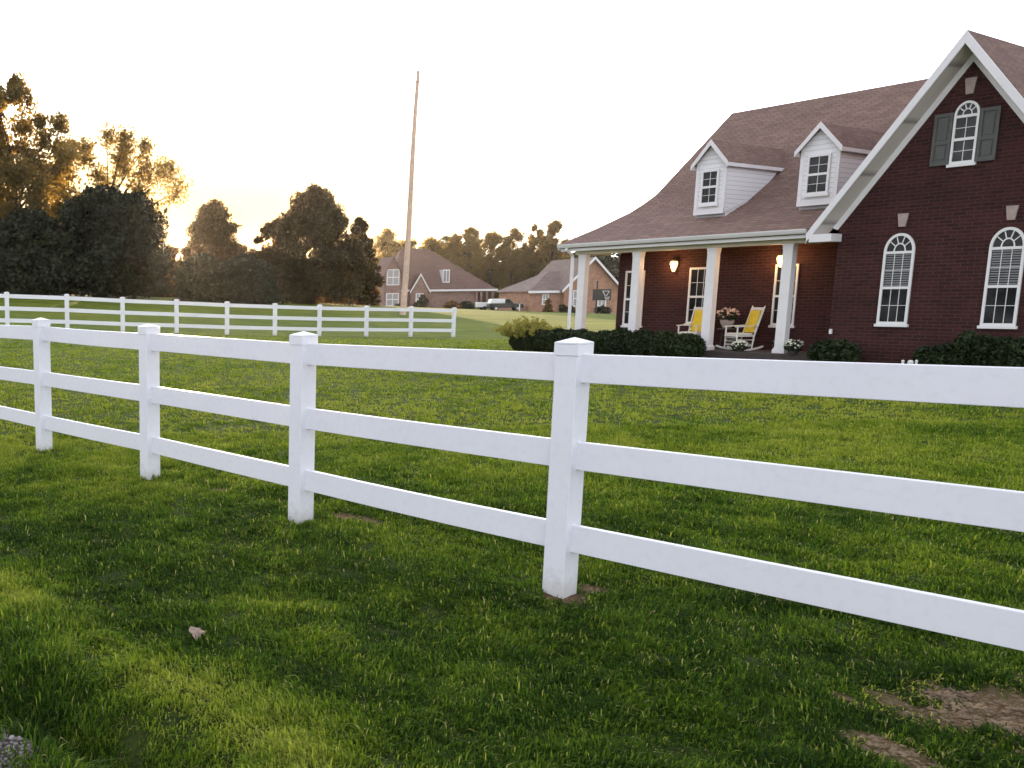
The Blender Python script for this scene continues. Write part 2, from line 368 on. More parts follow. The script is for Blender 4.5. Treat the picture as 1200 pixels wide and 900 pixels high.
def blades(N, d0, d1, pw, wid, name, label):
    u = rng.random(N); e = 2-pw
    d = (d0**e + u*(d1**e-d0**e))**(1/e)
    lo = (-60-PPX)/F; hi = (1290-PPX)/F
    k = rng.uniform(lo, hi, N); x = d*k; y = d*1.0
    K = 9; nt_ = N//K; cxy = np.stack([x[:nt_], y[:nt_]], 1)
    x = np.repeat(cxy[:,0], K); y = np.repeat(cxy[:,1], K); rad = .016*(1+np.hypot(x, y)/14)
    ox = rng.normal(0, 1, len(x)); oy = rng.normal(0, 1, len(x)); x = x+ox*rad; y = y+oy*rad; d = y.copy(); tj = np.repeat(rng.normal(0, .13, nt_), K); ts = np.repeat(rng.uniform(.6, 1.5, nt_), K); N = len(x)
    oa = np.arctan2(oy, ox)
    s = soil_f(x, y); g = gravel_f(x, y)
    clump = vnoise(x, y, 5)*.6 + vnoise(x+31, y, 13)*.4
    keep = (rng.random(N) > s*1.25) & (rng.random(N) > g*.93) & (rng.random(N) < .08+1.5*np.clip(clump-.12, 0, 1)) & (rng.random(N) > np.clip((d-20)/26, 0, 1)**.8)
    tj, ts, oa = tj[keep], ts[keep], oa[keep]; x, y, d, clump, s = x[keep], y[keep], d[keep], clump[keep], s[keep]; n = len(x)
    z = gz(x, y)-.004
    bside = (x-B0.x)*bn.x + (y-B0.y)*bn.y
    rough = 1/(1+np.exp(-(bside-.35)*7))*np.exp(-(d/14)**2)
    L = (.017+.036*clump)*ts*rng.uniform(.55, 1.35, n)*(1+.9*rough); L *= np.where(rng.random(n) < .03, 1.6, 1); L *= (1-.5*s)
    L *= 1+ .25*np.clip(d/15, 0, 1)
    for b_, t_, Y_ in POSTS: p_ = at(*b_, Y_); L = L*(1+1.1*np.exp(-(np.hypot(x-p_.x, y-p_.y)/.16)**2)*rng.random(n))
    W = wid*rng.uniform(.7, 1.3, n)*(1+d/7)*(1+.3*rough)
    az = rng.uniform(0, 2*math.pi, n); lean = rng.uniform(.3, 1.5, n)*np.where(s > .05, 1.3, 1)
    comb = vnoise(x, y, 1.6)*6.28*1.5
    dx = np.cos(az)*.35+np.cos(comb)*.3+np.cos(oa)*.5; dy = np.sin(az)*.35+np.sin(comb)*.3+np.sin(oa)*.5
    wx = -np.sin(az)*W/2; wy = np.cos(az)*W/2
    v = np.zeros((n, 5, 3))
    v[:,0] = np.stack([x-wx, y-wy, z], 1); v[:,1] = np.stack([x+wx, y+wy, z], 1)
    mx_, my_, mz_ = x+dx*L*lean*.35, y+dy*L*lean*.35, z+L*np.maximum(.25, .72-.2*lean)
    v[:,2] = np.stack([mx_+wx*.8, my_+wy*.8, mz_], 1); v[:,3] = np.stack([mx_-wx*.8, my_-wy*.8, mz_], 1)
    v[:,4] = np.stack([x+dx*L*lean, y+dy*L*lean, z+L*np.maximum(.12, 1.05-.52*lean)], 1)
    b = np.arange(n)[:,None]*5
    loops = np.concatenate([b+0, b+1, b+2, b+3, b+3, b+2, b+4], 1).ravel(); sizes = np.tile([4, 3], n)
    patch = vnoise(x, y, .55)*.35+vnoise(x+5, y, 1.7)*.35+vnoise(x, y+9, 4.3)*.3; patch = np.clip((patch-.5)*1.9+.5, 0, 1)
    far = np.clip((d-6)/7, 0, 1)  # distant blades coloured lighter and yellower, imitating light on the lawn there
    crest = np.exp(-((bside+.02)/.26)**2)*np.exp(-(d/14)**2)  # crest blades get a brighter tone, standing in for light the bank catches
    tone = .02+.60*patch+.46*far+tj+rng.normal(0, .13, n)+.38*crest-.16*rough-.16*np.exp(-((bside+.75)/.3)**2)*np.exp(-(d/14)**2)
    tone = np.where(rng.random(n) < .035, rng.uniform(.9, 1, n), np.clip(tone, 0, .9)); tone = np.where((s > .1) & (rng.random(n) < .3), rng.uniform(.85, 1, n), tone)
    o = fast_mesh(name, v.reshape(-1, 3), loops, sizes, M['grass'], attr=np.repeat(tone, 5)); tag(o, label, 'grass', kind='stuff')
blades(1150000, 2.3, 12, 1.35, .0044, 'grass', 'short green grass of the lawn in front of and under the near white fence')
blades(470000, 11.9, 47, 1.5, .0060, 'lawn_grass', 'mown lawn grass between the near fence and the brick house')

# scattered gravel stones in the bottom left corner
def stones():
    mb = MB(); c = G0
    for _ in range(260):
        x = c.x+random.uniform(-.5, .5); y = c.y+random.uniform(-.45, .5)
        if gravel_f(np.array([x]), np.array([y]))[0] < .35: continue
        r = random.uniform(.006, .018); z = gz1(x, y)
        mb.lathe((x, y, z-.3*r), [(r*.5, 0), (r*random.uniform(.8,1.1), r*.5), (r*.45, r*random.uniform(.8,1.2))], 6)
    if mb.v: tag(mb.build('gravel', plain('pale gravel', (.36,.32,.30), .9, .3, 30)), 'pale gravel stones at the road edge in the lower left corner', 'gravel', kind='stuff')
stones()
# crumbs of soil on the bare patches
def crumbs():
    mb = MB()
    for sx, sy, r in SOIL:
        if r < .13: continue
        for _ in range(int(1500*r)):
            x = sx+random.gauss(0, r*.6); y = sy+random.gauss(0, r*.6); q = random.uniform(.003, .011)*random.choice((.7,1,1.7)); z = gz1(x, y)
            mb.lathe((x, y, z-.3*q), [(q*.5, 0), (q*random.uniform(.7,1.3), q*.4), (q*.4, q*random.uniform(.6,1.1))], 5)
    tag(mb.build('soil_crumbs', plain('loose soil', (.27,.19,.11), .95, .45, 14)), 'crumbs of bare brown soil in worn patches of the lawn', 'soil', kind='stuff')
crumbs()
# dead leaf
lp = ground_pt(230, 752)
mb = MB(); prof = []
for i in range(14):
    a = i/14*2*math.pi; r = .034*(1+.35*math.cos(3*a)+.15*math.cos(7*a)); prof.append((r*math.cos(a), r*math.sin(a), .014*math.sin(2*a)+.006*math.cos(5*a)))
c0 = len(mb.v); mb.v.append((0, 0, .004)); mb.v += prof; mb.v.append((0, 0, 0)); mb.v += [(a, b, c-.002) for a, b, c in prof]
for i in range(14): j = (i+1) % 14; mb.f.append((0, 1+i, 1+j)); mb.f.append((15, 16+j, 16+i)); mb.f.append((1+i, 16+i, 16+j, 1+j))
o = mb.build('fallen_leaf', plain('dry brown leaf', (.42,.30,.24), .8, .3, 60)); o.location = lp+Vector((0,0,.05)); o.rotation_euler = (.75,.1,.4); o.scale = (1.15,1.15,1.15)
tag(o, 'curled dry pale brown leaf lying on the grass in the lower left', 'leaf')

# ------------------------------------------------------------------ near fence
FH = 1.653
fence_pts = []
for b, t_, Y in POSTS:
    p = at(*b, Y); h = at(*t_, Y).z-p.z; fence_pts.append((p, h))
d1 = fence_pts[3][0]-fence_pts[2][0]; nxt = fence_pts[3][0]+d1
d0 = fence_pts[0][0]-fence_pts[1][0]; prv = [fence_pts[0][0]+d0, fence_pts[0][0]+2*d0]
prv[0].z += .03; prv[1].z += .07; nxt.z += .035
ext = [(prv[1], 1.66), (prv[0], 1.66)]+fence_pts+[(nxt, 1.628)]
nf = empty('ranch_fence', (0,0,0), 0, 'three rail white vinyl fence with square capped posts crossing the foreground', 'fence')
def post(parent, p, h, wx, wy, ang, sink=.25, cap=.012, group=None):
    e = MB(); e.box(-wx/2, wx/2, -wy/2, wy/2, -sink, h-.075)
    o = e.build('post', M['vinyl_post'], parent, bevel=.004); o.location = p; o.rotation_euler = (0, 0, ang)
    c = MB(); a, b = wx/2+cap*.55, wy/2+cap*.55; z0 = h-.11
    c.box(-a, a, -b, b, z0, z0+.067)
    a2, b2 = a, b
    k = len(c.v); c.v += [(-a2,-b2,z0+.068),(a2,-b2,z0+.068),(a2,b2,z0+.068),(-a2,b2,z0+.068),(-a2,-b2,z0+.080),(a2,-b2,z0+.080),(a2,b2,z0+.080),(-a2,b2,z0+.080),(0,0,h)]
    for f in ((0,1,5,4),(1,2,6,5),(2,3,7,6),(3,0,4,7),(4,5,8),(5,6,8),(6,7,8),(7,4,8),(3,2,1,0)): c.f.append(tuple(k+i for i in f))
    co = c.build('post_cap', M['vinyl'], o, bevel=.002)
    return o
RAILF = (.117, .453, .780); RH = .175
angs = []
for i, (p, h) in enumerate(ext):
    a = ext[max(0, i-1)][0]; b = ext[min(len(ext)-1, i+1)][0]; d = b-a; ang = math.atan2(d.y, d.x)
    post(nf, p, h, .140, .168, ang)
for i in range(len(ext)-1):
    (a, ha), (b, hb) = ext[i], ext[i+1]
    dd = (b-a); dd.z = 0; dd.normalize()
    for fr in RAILF:
        pa = a+dd*.06+Vector((0,0,ha*(1-fr))); pb = b-dd*.06+Vector((0,0,hb*(1-fr)))
        r = MB()
        n = 8; sag = random.uniform(-.004, .008)
        x = dd.cross(Vector((0,0,1))).normalized()*.021; zz = Vector((0,0,RH/2))
        P = [pa.lerp(pb, k/n)-Vector((0,0,sag*math.sin(math.pi*k/n))) for k in range(n+1)]
        for q in P: r.v += [tuple(q-x-zz), tuple(q+x-zz), tuple(q+x+zz), tuple(q-x+zz)]
        for k in range(n):
            for s_ in range(4): r.f.append((4*k+s_, 4*k+(s_+1) % 4, 4*k+4+(s_+1) % 4, 4*k+4+s_))
        r.f.append((3,2,1,0)); r.f.append(tuple(4*n+q for q in range(4)))
        r.build('rail', M['vinyl'], nf, bevel=.004)

# far fence
ff = empty('ranch_fence', (0,0,0), 0, 'distant low white three rail fence across the back of the lawn before the dark trees', 'fence')
fp = [far_post(i)[0] for i in range(10)]
dl = fp[0]-fp[1]; fp = [fp[0]+dl*2, fp[0]+dl]+fp
for i, p in enumerate(fp):
    a = fp[max(0, i-1)]; b = fp[min(len(fp)-1, i+1)]; d = b-a
    post(ff, p, 1.653, .17, .15, math.atan2(d.y, d.x), cap=.03)
    if i:
        d = fp[i]-fp[i-1]
        for fr in RAILF:
            z = Vector((0,0,1.653*(1-fr)))
            MB().bar(fp[i-1]+d*.025+z, fp[i]-d*.025+z, .05, .18).build('rail', M['vinyl'], ff)

# ------------------------------------------------------------------ main brick house (local u,v,w)
H = empty('brick_house', (HX, HY, HZ), -HYAW, 'large dark red brick house with columned porch, two white dormers and tall front gable', 'house')
Hinv = None
def on_plane(px, py, v):     # pixel -> (u,w) on the plane v in house coordinates
    r = ray(px, py); n = Vector((su, cu, 0)); o = Vector((HX, HY, HZ))
    t = (o.dot(n)+v)/r.dot(n); p = r*t-o
    return (p.x*cu-p.y*su, p.z)
G = .007; CU = 3.009; CORN = .958; SL = 1.534; APW = 6.079; CORW = 2.935
WD = 1.149; UL = -5.12; C0 = -5.341
prof = [(-.40,2.912),(.9,3.40),(2.0,3.86),(3.0,4.43),(6.635,7.10)]
def roofw(v):
    for (a, b), (c, d) in zip(prof, prof[1:]):
        if v <= c: return b+(d-b)*(v-a)/(c-a)
    return prof[-1][1]
# walls
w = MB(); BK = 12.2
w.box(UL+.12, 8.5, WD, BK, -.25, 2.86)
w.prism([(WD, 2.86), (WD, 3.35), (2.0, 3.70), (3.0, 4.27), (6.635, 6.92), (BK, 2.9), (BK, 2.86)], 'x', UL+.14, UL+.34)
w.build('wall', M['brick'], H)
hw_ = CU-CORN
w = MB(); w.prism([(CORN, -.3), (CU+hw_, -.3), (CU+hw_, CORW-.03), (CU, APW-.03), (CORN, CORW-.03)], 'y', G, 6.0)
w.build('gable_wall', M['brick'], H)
# main roof: slab with profile; left edge flares toward the eave
def uL(v): return -5.903+(min(v, 2.7)+.4)/3.1*.72
r = MB(); vs = [-.40, .25, .9, 1.45, 2.0, 2.5, 3.0, 3.9, 4.8, 5.7, 6.635]
top = [(v, roofw(v)) for v in vs]+[(BK+.4, 2.95)]
UR = 9.0; n = len(top)
def valley(v, ww_): return CU-(6.611-ww_)/SL+.06 if ww_ < 6.55 and v < 7 else None
def slab(mb, rows):
    o = len(mb.v); n = len(rows)
    for (l, r_, v, ww_) in rows: mb.v += [(l, v, ww_), (r_, v, ww_), (r_, v, ww_-.13), (l, v, ww_-.13)]
    for i in range(n-1):
        a = o+4*i; b = a+4
        mb.f += [(a, a+1, b+1, b), (a+3, b+3, b+2, a+2), (a, b, b+3, a+3), (a+1, a+2, b+2, b+1)]
    mb.f += [(o, o+3, o+2, o+1), (o+4*n-4, o+4*n-3, o+4*n-2, o+4*n-1)]
rows = [(uL(v) if v < 7 else -5.18, valley(v, ww_) or UR, v, ww_) for v, ww_ in top]
kk = [i for i, q in enumerate(rows) if valley(q[2], q[3])][-1]
slab(r, rows[:kk+1]); vv = rows[kk][2]
slab(r, [(rows[kk][0], UR, vv+.001, rows[kk][3])]+rows[kk+1:])
slab(r, [(2*CU-valley(v, ww_), UR, v, ww_) for v, ww_ in top[:kk+1]])
roof = r.build('roof', M['shingle'], H)
# left porch return under the flare
r = MB(); r.poly([(-5.903,-.40,2.90),(-5.19,2.7,4.10),(-5.19,3.4,2.90)]); r.poly([(-5.903,-.40,2.90),(-5.19,3.4,2.90),(-5.19,2.7,4.10)][::-1]); 
r = MB(); r.prism([(-.38,2.80),(2.6,2.80),(2.6,4.02),(2.0,3.72),(.9,3.25)], 'x', -5.20, -5.17); r.build('porch_side_panel', M['trim'], H)
# rake board on the left end
r = MB()
for i in range(len(vs)-1):
    v0, v1 = vs[i], vs[i+1]
    r.hull8([(uL(v0)-.015,v0,roofw(v0)-.17),(uL(v0)+.02,v0,roofw(v0)-.17),(uL(v1)+.02,v1,roofw(v1)-.17),(uL(v1)-.015,v1,roofw(v1)-.17),
             (uL(v0)-.015,v0,roofw(v0)-.03),(uL(v0)+.02,v0,roofw(v0)-.03),(uL(v1)+.02,v1,roofw(v1)-.03),(uL(v1)-.015,v1,roofw(v1)-.03)])
r.build('rake_board', M['trim'], H)
# cross gable roof
oap = 6.611; F0 = -.45; VB = 9.5
g = MB(); T = .09
def gr(side):
    s = -1 if side else 1
    ul = CU+s*(oap-2.93)/SL; nx = .30
    g.hull8([(ul, F0, 2.93-.10), (CU, F0, oap-.12), (CU, VB, oap-.12), (ul, VB, 2.93-.10), (ul, F0, 2.93), (CU, F0, oap), (CU, VB, oap), (ul, VB, 2.93)])
gr(1); gr(0); g.build('gable_roof', M['shingle'], H)
# barge boards, soffit, frieze, cornice returns (white)
for s in (-1, 1):
    b = MB(); e = (oap-2.80)/SL
    b.prism([(CU, oap-.015), (CU+s*e, 2.785), (CU+s*(e-.02), 2.60), (CU, oap-.26)], 'y', F0-.045, F0-.004)
    b.build('barge_board', M['trim'], H, bevel=.004)
    b = MB(); a0, a1 = oap-.21, APW+.155; e = (oap-.21-2.56)/SL; e1 = (APW+.155-2.56)/SL
    b.hull8([(CU+s*e, F0-.002, 2.56), (CU, F0-.002, a0), (CU, G-.005, a1), (CU+s*e1, G-.005, 2.56), (CU+s*e, F0-.002, 2.60), (CU, F0-.002, a0+.04), (CU, G-.005, a1+.04), (CU+s*e1, G-.005, 2.60)])
    b.build('gable_soffit', M['soffit'], H)
    b = MB()
    b.prism([(CU, APW+.17), (CU+s*(hw_+.12), CORW-.03), (CU+s*(hw_+.02), CORW-.08), (CU, APW-.02)], 'y', G-.03, G-.004)
    b.build('frieze_board', M['trim'], H)
    b = MB(); u0 = CU+s*(hw_+.36); u1 = CU+s*(hw_-.08)
    b.box(min(u0,u1), max(u0,u1), F0-.05, G-.035, 2.585, 2.76); b.build('cornice_return', M['trim'], H, bevel=.004)
# eave trim: fascia, gutter, soffit, beam, ceiling
uR = .52
b = MB(); b.box(-5.86, uR, -.36, -.33, 2.70, 2.80); b.box(-5.86, uR, -.33, -.10, 2.735, 2.765); b.build('fascia', M['trim'], H)
b = MB(); b.prism([(-.372,2.80),(-.372,2.885),(-.50,2.905),(-.50,2.885),(-.475,2.83),(-.455,2.80)], 'x', -5.90, uR-.02); gu = b.build('gutter', M['trim'], H)
b = MB(); b.box(-5.55, CORN-.003, -.11, .11, 2.60, 2.73); b.box(-5.55, -5.33, .11, WD+.1, 2.60, 2.73); b.build('porch_beam', M['cream'], H, bevel=.004)
b = MB(); b.box(-5.33, CORN-.004, .112, WD-.003, 2.66, 2.70); b.build('porch_ceiling', M['trim'], H)
b = MB(); b.box(-5.62, CORN-.004, -.28, WD-.003, -.25, 0); b.build('porch_floor', M['concrete'], H, bevel=.01)
b = MB(); b.tube([(-5.62,-.43,2.84),(-5.62,-.43,2.74),(-5.62,-.15,2.58),(-5.62,-.13,2.4),(-5.62,-.13,-.1),(-5.70,-.2,-.2)], .045, 4); b.build('downspout', M['trim'], H)
for i, u in enumerate((C0, -3.712, -1.736, 0)):
    c = MB(); c.box(u-.105, u+.105, -.105, .105, .13, 2.47); co = c.build('porch_column', M['trim'], H, bevel=.006)
    c = MB(); c.box(u-.135, u+.135, -.135, .135, 0, .09); c.prism([(u-.135,.09),(u+.135,.09),(u+.107,.13),(u-.107,.13)], 'y', -.12, .12); c.build('column_base', M['trim'], co, bevel=.004)
    c = MB(); c.box(u-.116, u+.116, -.116, .116, 2.545, 2.598); c.box(u-.109, u+.109, -.109, .109, 2.47, 2.545); c.build('column_cap', M['trim'], co)
# windows
def window(u, w0, w1, ww, v, cols=3, arch=0, parent=None, name='window', blind=False, split=.5, fr=.045, key=None, rows=2, out=.045):
    h = ww/2; f = MB(); va, vb = v-out, v-.002
    f.box(u-h, u-h+fr, va, vb, w0, w1); f.box(u+h-fr, u+h, va, vb, w0, w1); f.box(u-h-.03, u+h+.03, va-.02, vb, w0-.06, w0)
    f.box(u-h+fr, u+h-fr, va+.002, vb, w0, w0+.05)
    top = w1; f.box(u-h+fr, u+h-fr, va-.004, vb, w1-.055, w1)
    mid = w0+(w1-w0)*split; f.box(u-h+fr, u+h-fr, va-.006, vb, mid-.028, mid+.028)
    mw = .0055; vm = v-.022
    for k in range(1, cols):
        x = u-h+fr+(ww-2*fr)*k/cols; f.box(x-mw, x+mw, vm, vb-.004, w0+.05, mid-.028); f.box(x-mw, x+mw, vm, vb-.004, mid+.028, w1-.055)
    for a, b in ((w0+.05, mid-.028), (mid+.028, w1-.055)):
        for k in range(1, rows): z = a+(b-a)*k/rows; f.box(u-h+fr, u+h-fr, vm-.003, vb-.006, z-mw, z+mw)
    if arch:
        N = 20; P = lambda a, rr: (u-math.cos(a)*(h-rr), w1+math.sin(a)*(arch-rr*arch/h*.9))
        for k in range(N):
            a, b = math.pi*k/N, math.pi*(k+1)/N
            f.prism([P(a, 0), P(b, 0), P(b, fr), P(a, fr)], 'y', va, vb)
            if True: f.prism([P(a, h*.60), P(b, h*.60), P(b, h*.68), P(a, h*.68)], 'y', vm, vb-.004)
        for a in (math.pi*.22, math.pi*.40, math.pi*.60, math.pi*.78):
            p, q = P(a, h*.66), P(a, fr*.8); f.bar((p[0], v-.013, p[1]), (q[0], v-.013, q[1]), .018, .018, up=(0,1,0))
    fo = f.build(name, M['frame'], parent or H)
    g = MB()
    pts = [(u-h+.01, w0+.01), (u+h-.01, w0+.01), (u+h-.01, w1-.01)]
    if arch: pts += [(u+math.cos(math.pi*k/16)*(h-.012), w1+math.sin(math.pi*k/16)*(arch-.012)) for k in range(0, 17)]
    pts += [(u-h+.01, w1-.01)]
    g.prism(pts, 'y', v-.014 if not blind else v-.016, v+.004)
    g.build('pane', M['glass'], fo)
    if blind:
        b = MB(); N = 14; z0, z1 = mid+.03, w1-.06
        for k in range(N): z = z0+(z1-z0)*(k+.5)/N; b.box(u-h+fr+.01, u+h-fr-.01, v-.0195, v-.0165, z-(z1-z0)/N*.26, z+(z1-z0)/N*.26)
        b.build('blind', M['blind'], fo)
    if key:
        k = MB(); k0, k1 = key; k.prism([(u-.058, k0), (u+.058, k0), (u+.095, k1), (u-.095, k1)], 'y', v-.05, v-.003)
        k.build('keystone', M['stone'], H, bevel=.004)
    return fo
for cu_ in (CU-.878, CU+.878): window(cu_, .745, 2.32, .543, G, 3, .384, blind=True, key=(2.84, 3.12))
window(CU, 4.05, 5.02, .40, G, 2, .27, key=(5.42, 5.74), fr=.038)
for s in (-1, 1):
    a = CU+s*.215; b = CU+s*.52; a, b = min(a, b), max(a, b)
    k = MB(); z0, z1 = 4.05, 5.10
    k.box(a, a+.05, G-.045, G-.003, z0, z1); k.box(b-.05, b, G-.045, G-.003, z0, z1)
    for z, hh in ((z0, .08), (z0+.40*(z1-z0), .06), (z1-.07, .07)): k.box(a+.05, b-.05, G-.043, G-.003, z, z+hh)
    k.box(a+.05, b-.05, G-.022, G-.003, z0+.08, z1-.07)
    k.box(a+.08, b-.08, G-.034, G-.022, z0+.12, z0+.40*(z1-z0)-.04); k.box(a+.08, b-.08, G-.034, G-.022, z0+.40*(z1-z0)+.10, z1-.11)
    k.build('shutter', M['shutter'], H)
for tl, bl, xr in (((735,317.5),(729.5,381),754),((810,313.7),(804,379),833.5),((910,310),(903.7,381),934)):
    u0, wt = on_plane(*tl, WD); u0b, wb = on_plane(*bl, WD); u1, _ = on_plane(xr, (tl[1]+bl[1])/2, WD); uu = (u0+u0b)/2
    window((uu+u1)/2, wb, wt, u1-uu, WD, 3, 0, name='porch_window', split=.48)
# dormers
def dormer(ur, wd_, v0, wbot, we, wr, wspec):
    D = MB(); ve = 0
    for q in range(400):
        if roofw(v0+q*.01) >= we-.02: ve = v0+q*.01; break
    vr = ve+ (wr-we)/.72+.2
    ul = ur-wd_; uc = (ul+ur)/2
    D.prism([(ul, wbot), (ur, wbot), (ur, we), (uc, wr-.09), (ul, we)], 'y', v0, v0+.10)
    D.prism([(v0+.10, roofw(v0)-.1), (v0+.10, we), (ve+.15, we), (ve+.15, we-.1)], 'x', ul, ur)
    D.prism([(v0+.10, roofw(v0)-.1), (v0+.10, we), (ve+.1, we-.05), (v0+1.2, roofw(v0+1.2)-.1)], 'x', ul+.001, ur-.001)
    d = D.build('dormer', M['siding'], H)
    R_ = MB(); ov = .085; vf = v0-.12; sl = (wr-we)/(wd_/2)
    for s in (-1, 1):
        e = uc+s*(wd_/2+ov); ze = we-ov*sl
        R_.hull8([(e, vf, ze), (uc, vf, wr-.05), (uc, vr, wr-.05), (e, vr, ze), (e, vf, ze+.05), (uc, vf, wr), (uc, vr, wr), (e, vr, ze+.05)])
    R_.build('dormer_roof', M['shingle'], d)
    t = MB()
    for s in (-1, 1):
        e = uc+s*(wd_/2+ov+.01); ze = we-ov*sl
        t.prism([(uc, wr+.012), (e, ze+.055), (e, ze-.07), (uc, wr-.13)], 'y', vf-.03, vf-.003)
        t.box(min(e, e-s*.03), max(e, e-s*.03), vf, ve+.1, ze-.055, ze+.035)
    t.box(ur-.07, ur+.012, v0-.012, v0+.06, wbot, we); t.box(ul-.012, ul+.07, v0-.012, v0+.06, wbot, we)
    t.box(ul-.012, ur+.012, v0-.018, v0+.02, wbot-.03, wbot+.10)
    t.prism([(v0+.06, wbot-.02), (v0+.06, wbot+.06), (v0+1.1, roofw(v0+1.1)+.05), (v0+1.1, roofw(v0+1.1)-.03)], 'x', ur+.001, ur+.014)
    t.build('dormer_trim', M['trim'], d)
    window(uc, wspec[0], wspec[1], wspec[2], v0-.013, 2, 0, parent=d, name='dormer_window', fr=.045, split=.5)
    return d
dormer(-2.098, .74, .913, 3.56, 4.90, 5.43, (3.79, 4.68, .44))
dormer(.422, .80, .913, 3.56, 4.90, 5.45, (3.79, 4.72, .48))
# hose tap box on the gable wall
u_, w_ = on_plane(969, 388, G); b = MB(); b.box(max(u_,CORN)+.02, max(u_,CORN)+.07, G-.05, G-.003, w_-.06, w_+.05); b.build('wall_outlet', M['trim'], H)
# decoration in right porch window
# lanterns (lit)
def lantern(px, py, label):
    u, w_ = on_plane(px, py, WD-.14); p = hw(u, WD-.14, w_)
    e = empty('wall_lantern', p, -HYAW, label, 'wall lantern', 'lit wall lanterns on the porch')
    b = MB(); b.box(-.04, .04, .10, .135, -.02, .12); b.tube([(0,.11,.06),(0,.04,.16),(0,0,.17)], .012, 6); b.build('bracket', M['dark'], e)
    b = MB(); b.lathe((0,0,0), [(.03,-.17),(.075,-.05),(.095,.05),(.085,.10),(.05,.13)], 12); b.build('lamp_shade', M['lamp'], e)
    b = MB(); b.lathe((0,0,0), [(.10,.115),(.07,.15),(.02,.175)], 12); b.build('lantern_cap', M['dark'], e)
    l = bpy.data.lights.new('lantern_bulb', 'POINT'); l.energy = LANT; l.color = (1,.55,.22); l.shadow_soft_size = .12
    lo = bpy.data.objects.new('lantern_bulb', l); COL.objects.link(lo); lo.parent = e; lo.location = (0,-.16,.0)
LANT = 3.5
HAZE = .00008
lantern(789.7, 311, 'lit teardrop wall lantern between the two left porch windows')
lantern(915.5, 305, 'lit wall lantern beside the right porch column and right porch window')
fl = at(670, 292, hw(-5.75,-.2).y); e = empty('floodlight', fl, 0, 'small round lit floodlight under the left corner of the porch eave', 'floodlight')
b = MB(); b.lathe((0,0,0), [(.03,-.02),(.075,.03),(.085,.08)], 12); o = b.build('housing', M['trim'], e); o.rotation_euler = (2.2,0,.3)
b = MB(); b.lathe((0,0,.08), [(.078,0),(.075,.012)], 12); o2 = b.build('lens', M['flood'], e); o2.rotation_euler = (2.2,0,.3)
# basket of flowers etc. -------------------------------------------------
def leaves(name, C_, size, m, parent=None, tone=None, flat=.0, elong=1.7):
    n = len(C_); C_ = np.asarray(C_, float)
    a = rng.normal(size=(n,3)); a[:,2] *= (1-flat); a /= np.linalg.norm(a, axis=1)[:,None]
    b = rng.normal(size=(n,3)); b = np.cross(a, b); b /= np.linalg.norm(b, axis=1)[:,None]
    s = (size*rng.uniform(.6,1.3,n))[:,None] if np.isscalar(size) else size[:,None]
    v = np.stack([C_-a*s*elong/2, C_+b*s/2, C_+a*s*elong/2, C_-b*s/2], 1).reshape(-1, 3)
    if tone is None: tone = rng.random(n)
    return fast_mesh(name, v, np.arange(4*n), np.full(n, 4), m, parent, attr=np.repeat(tone, 4))
def ell(c, r, n, shell=.35):
    d = rng.normal(size=(n,3)); d /= np.linalg.norm(d, axis=1)[:,None]; k = (shell+(1-shell)*rng.random(n))**.6
    return np.asarray(c)+d*k[:,None]*np.asarray(r)
def planter(px, py, Y, label, pet, n, R_, group=None, pot=.13, hgt=.2, dz=0):
    p = at(px, py, Y); e = empty('flower_pot', p, 0, label, 'flower pot')
    b = MB(); b.lathe((0,0,0), [(pot*.7,0),(pot,hgt*.9),(pot*1.08,hgt),(pot*.9,hgt)], 14); b.build('pot', M['pot'], e)
    leaves('foliage', ell((0,0,hgt+R_*.4), (R_,R_,R_*.7), 260), .05, M['hedge'], e)
    leaves('blossoms', ell((0,0,hgt+R_*.7), (R_*1.0,R_*1.0,R_*.65), n, .8), .055, pet, e, elong=1.1)
    return e
yv = lambda u, v: hw(u, v).y
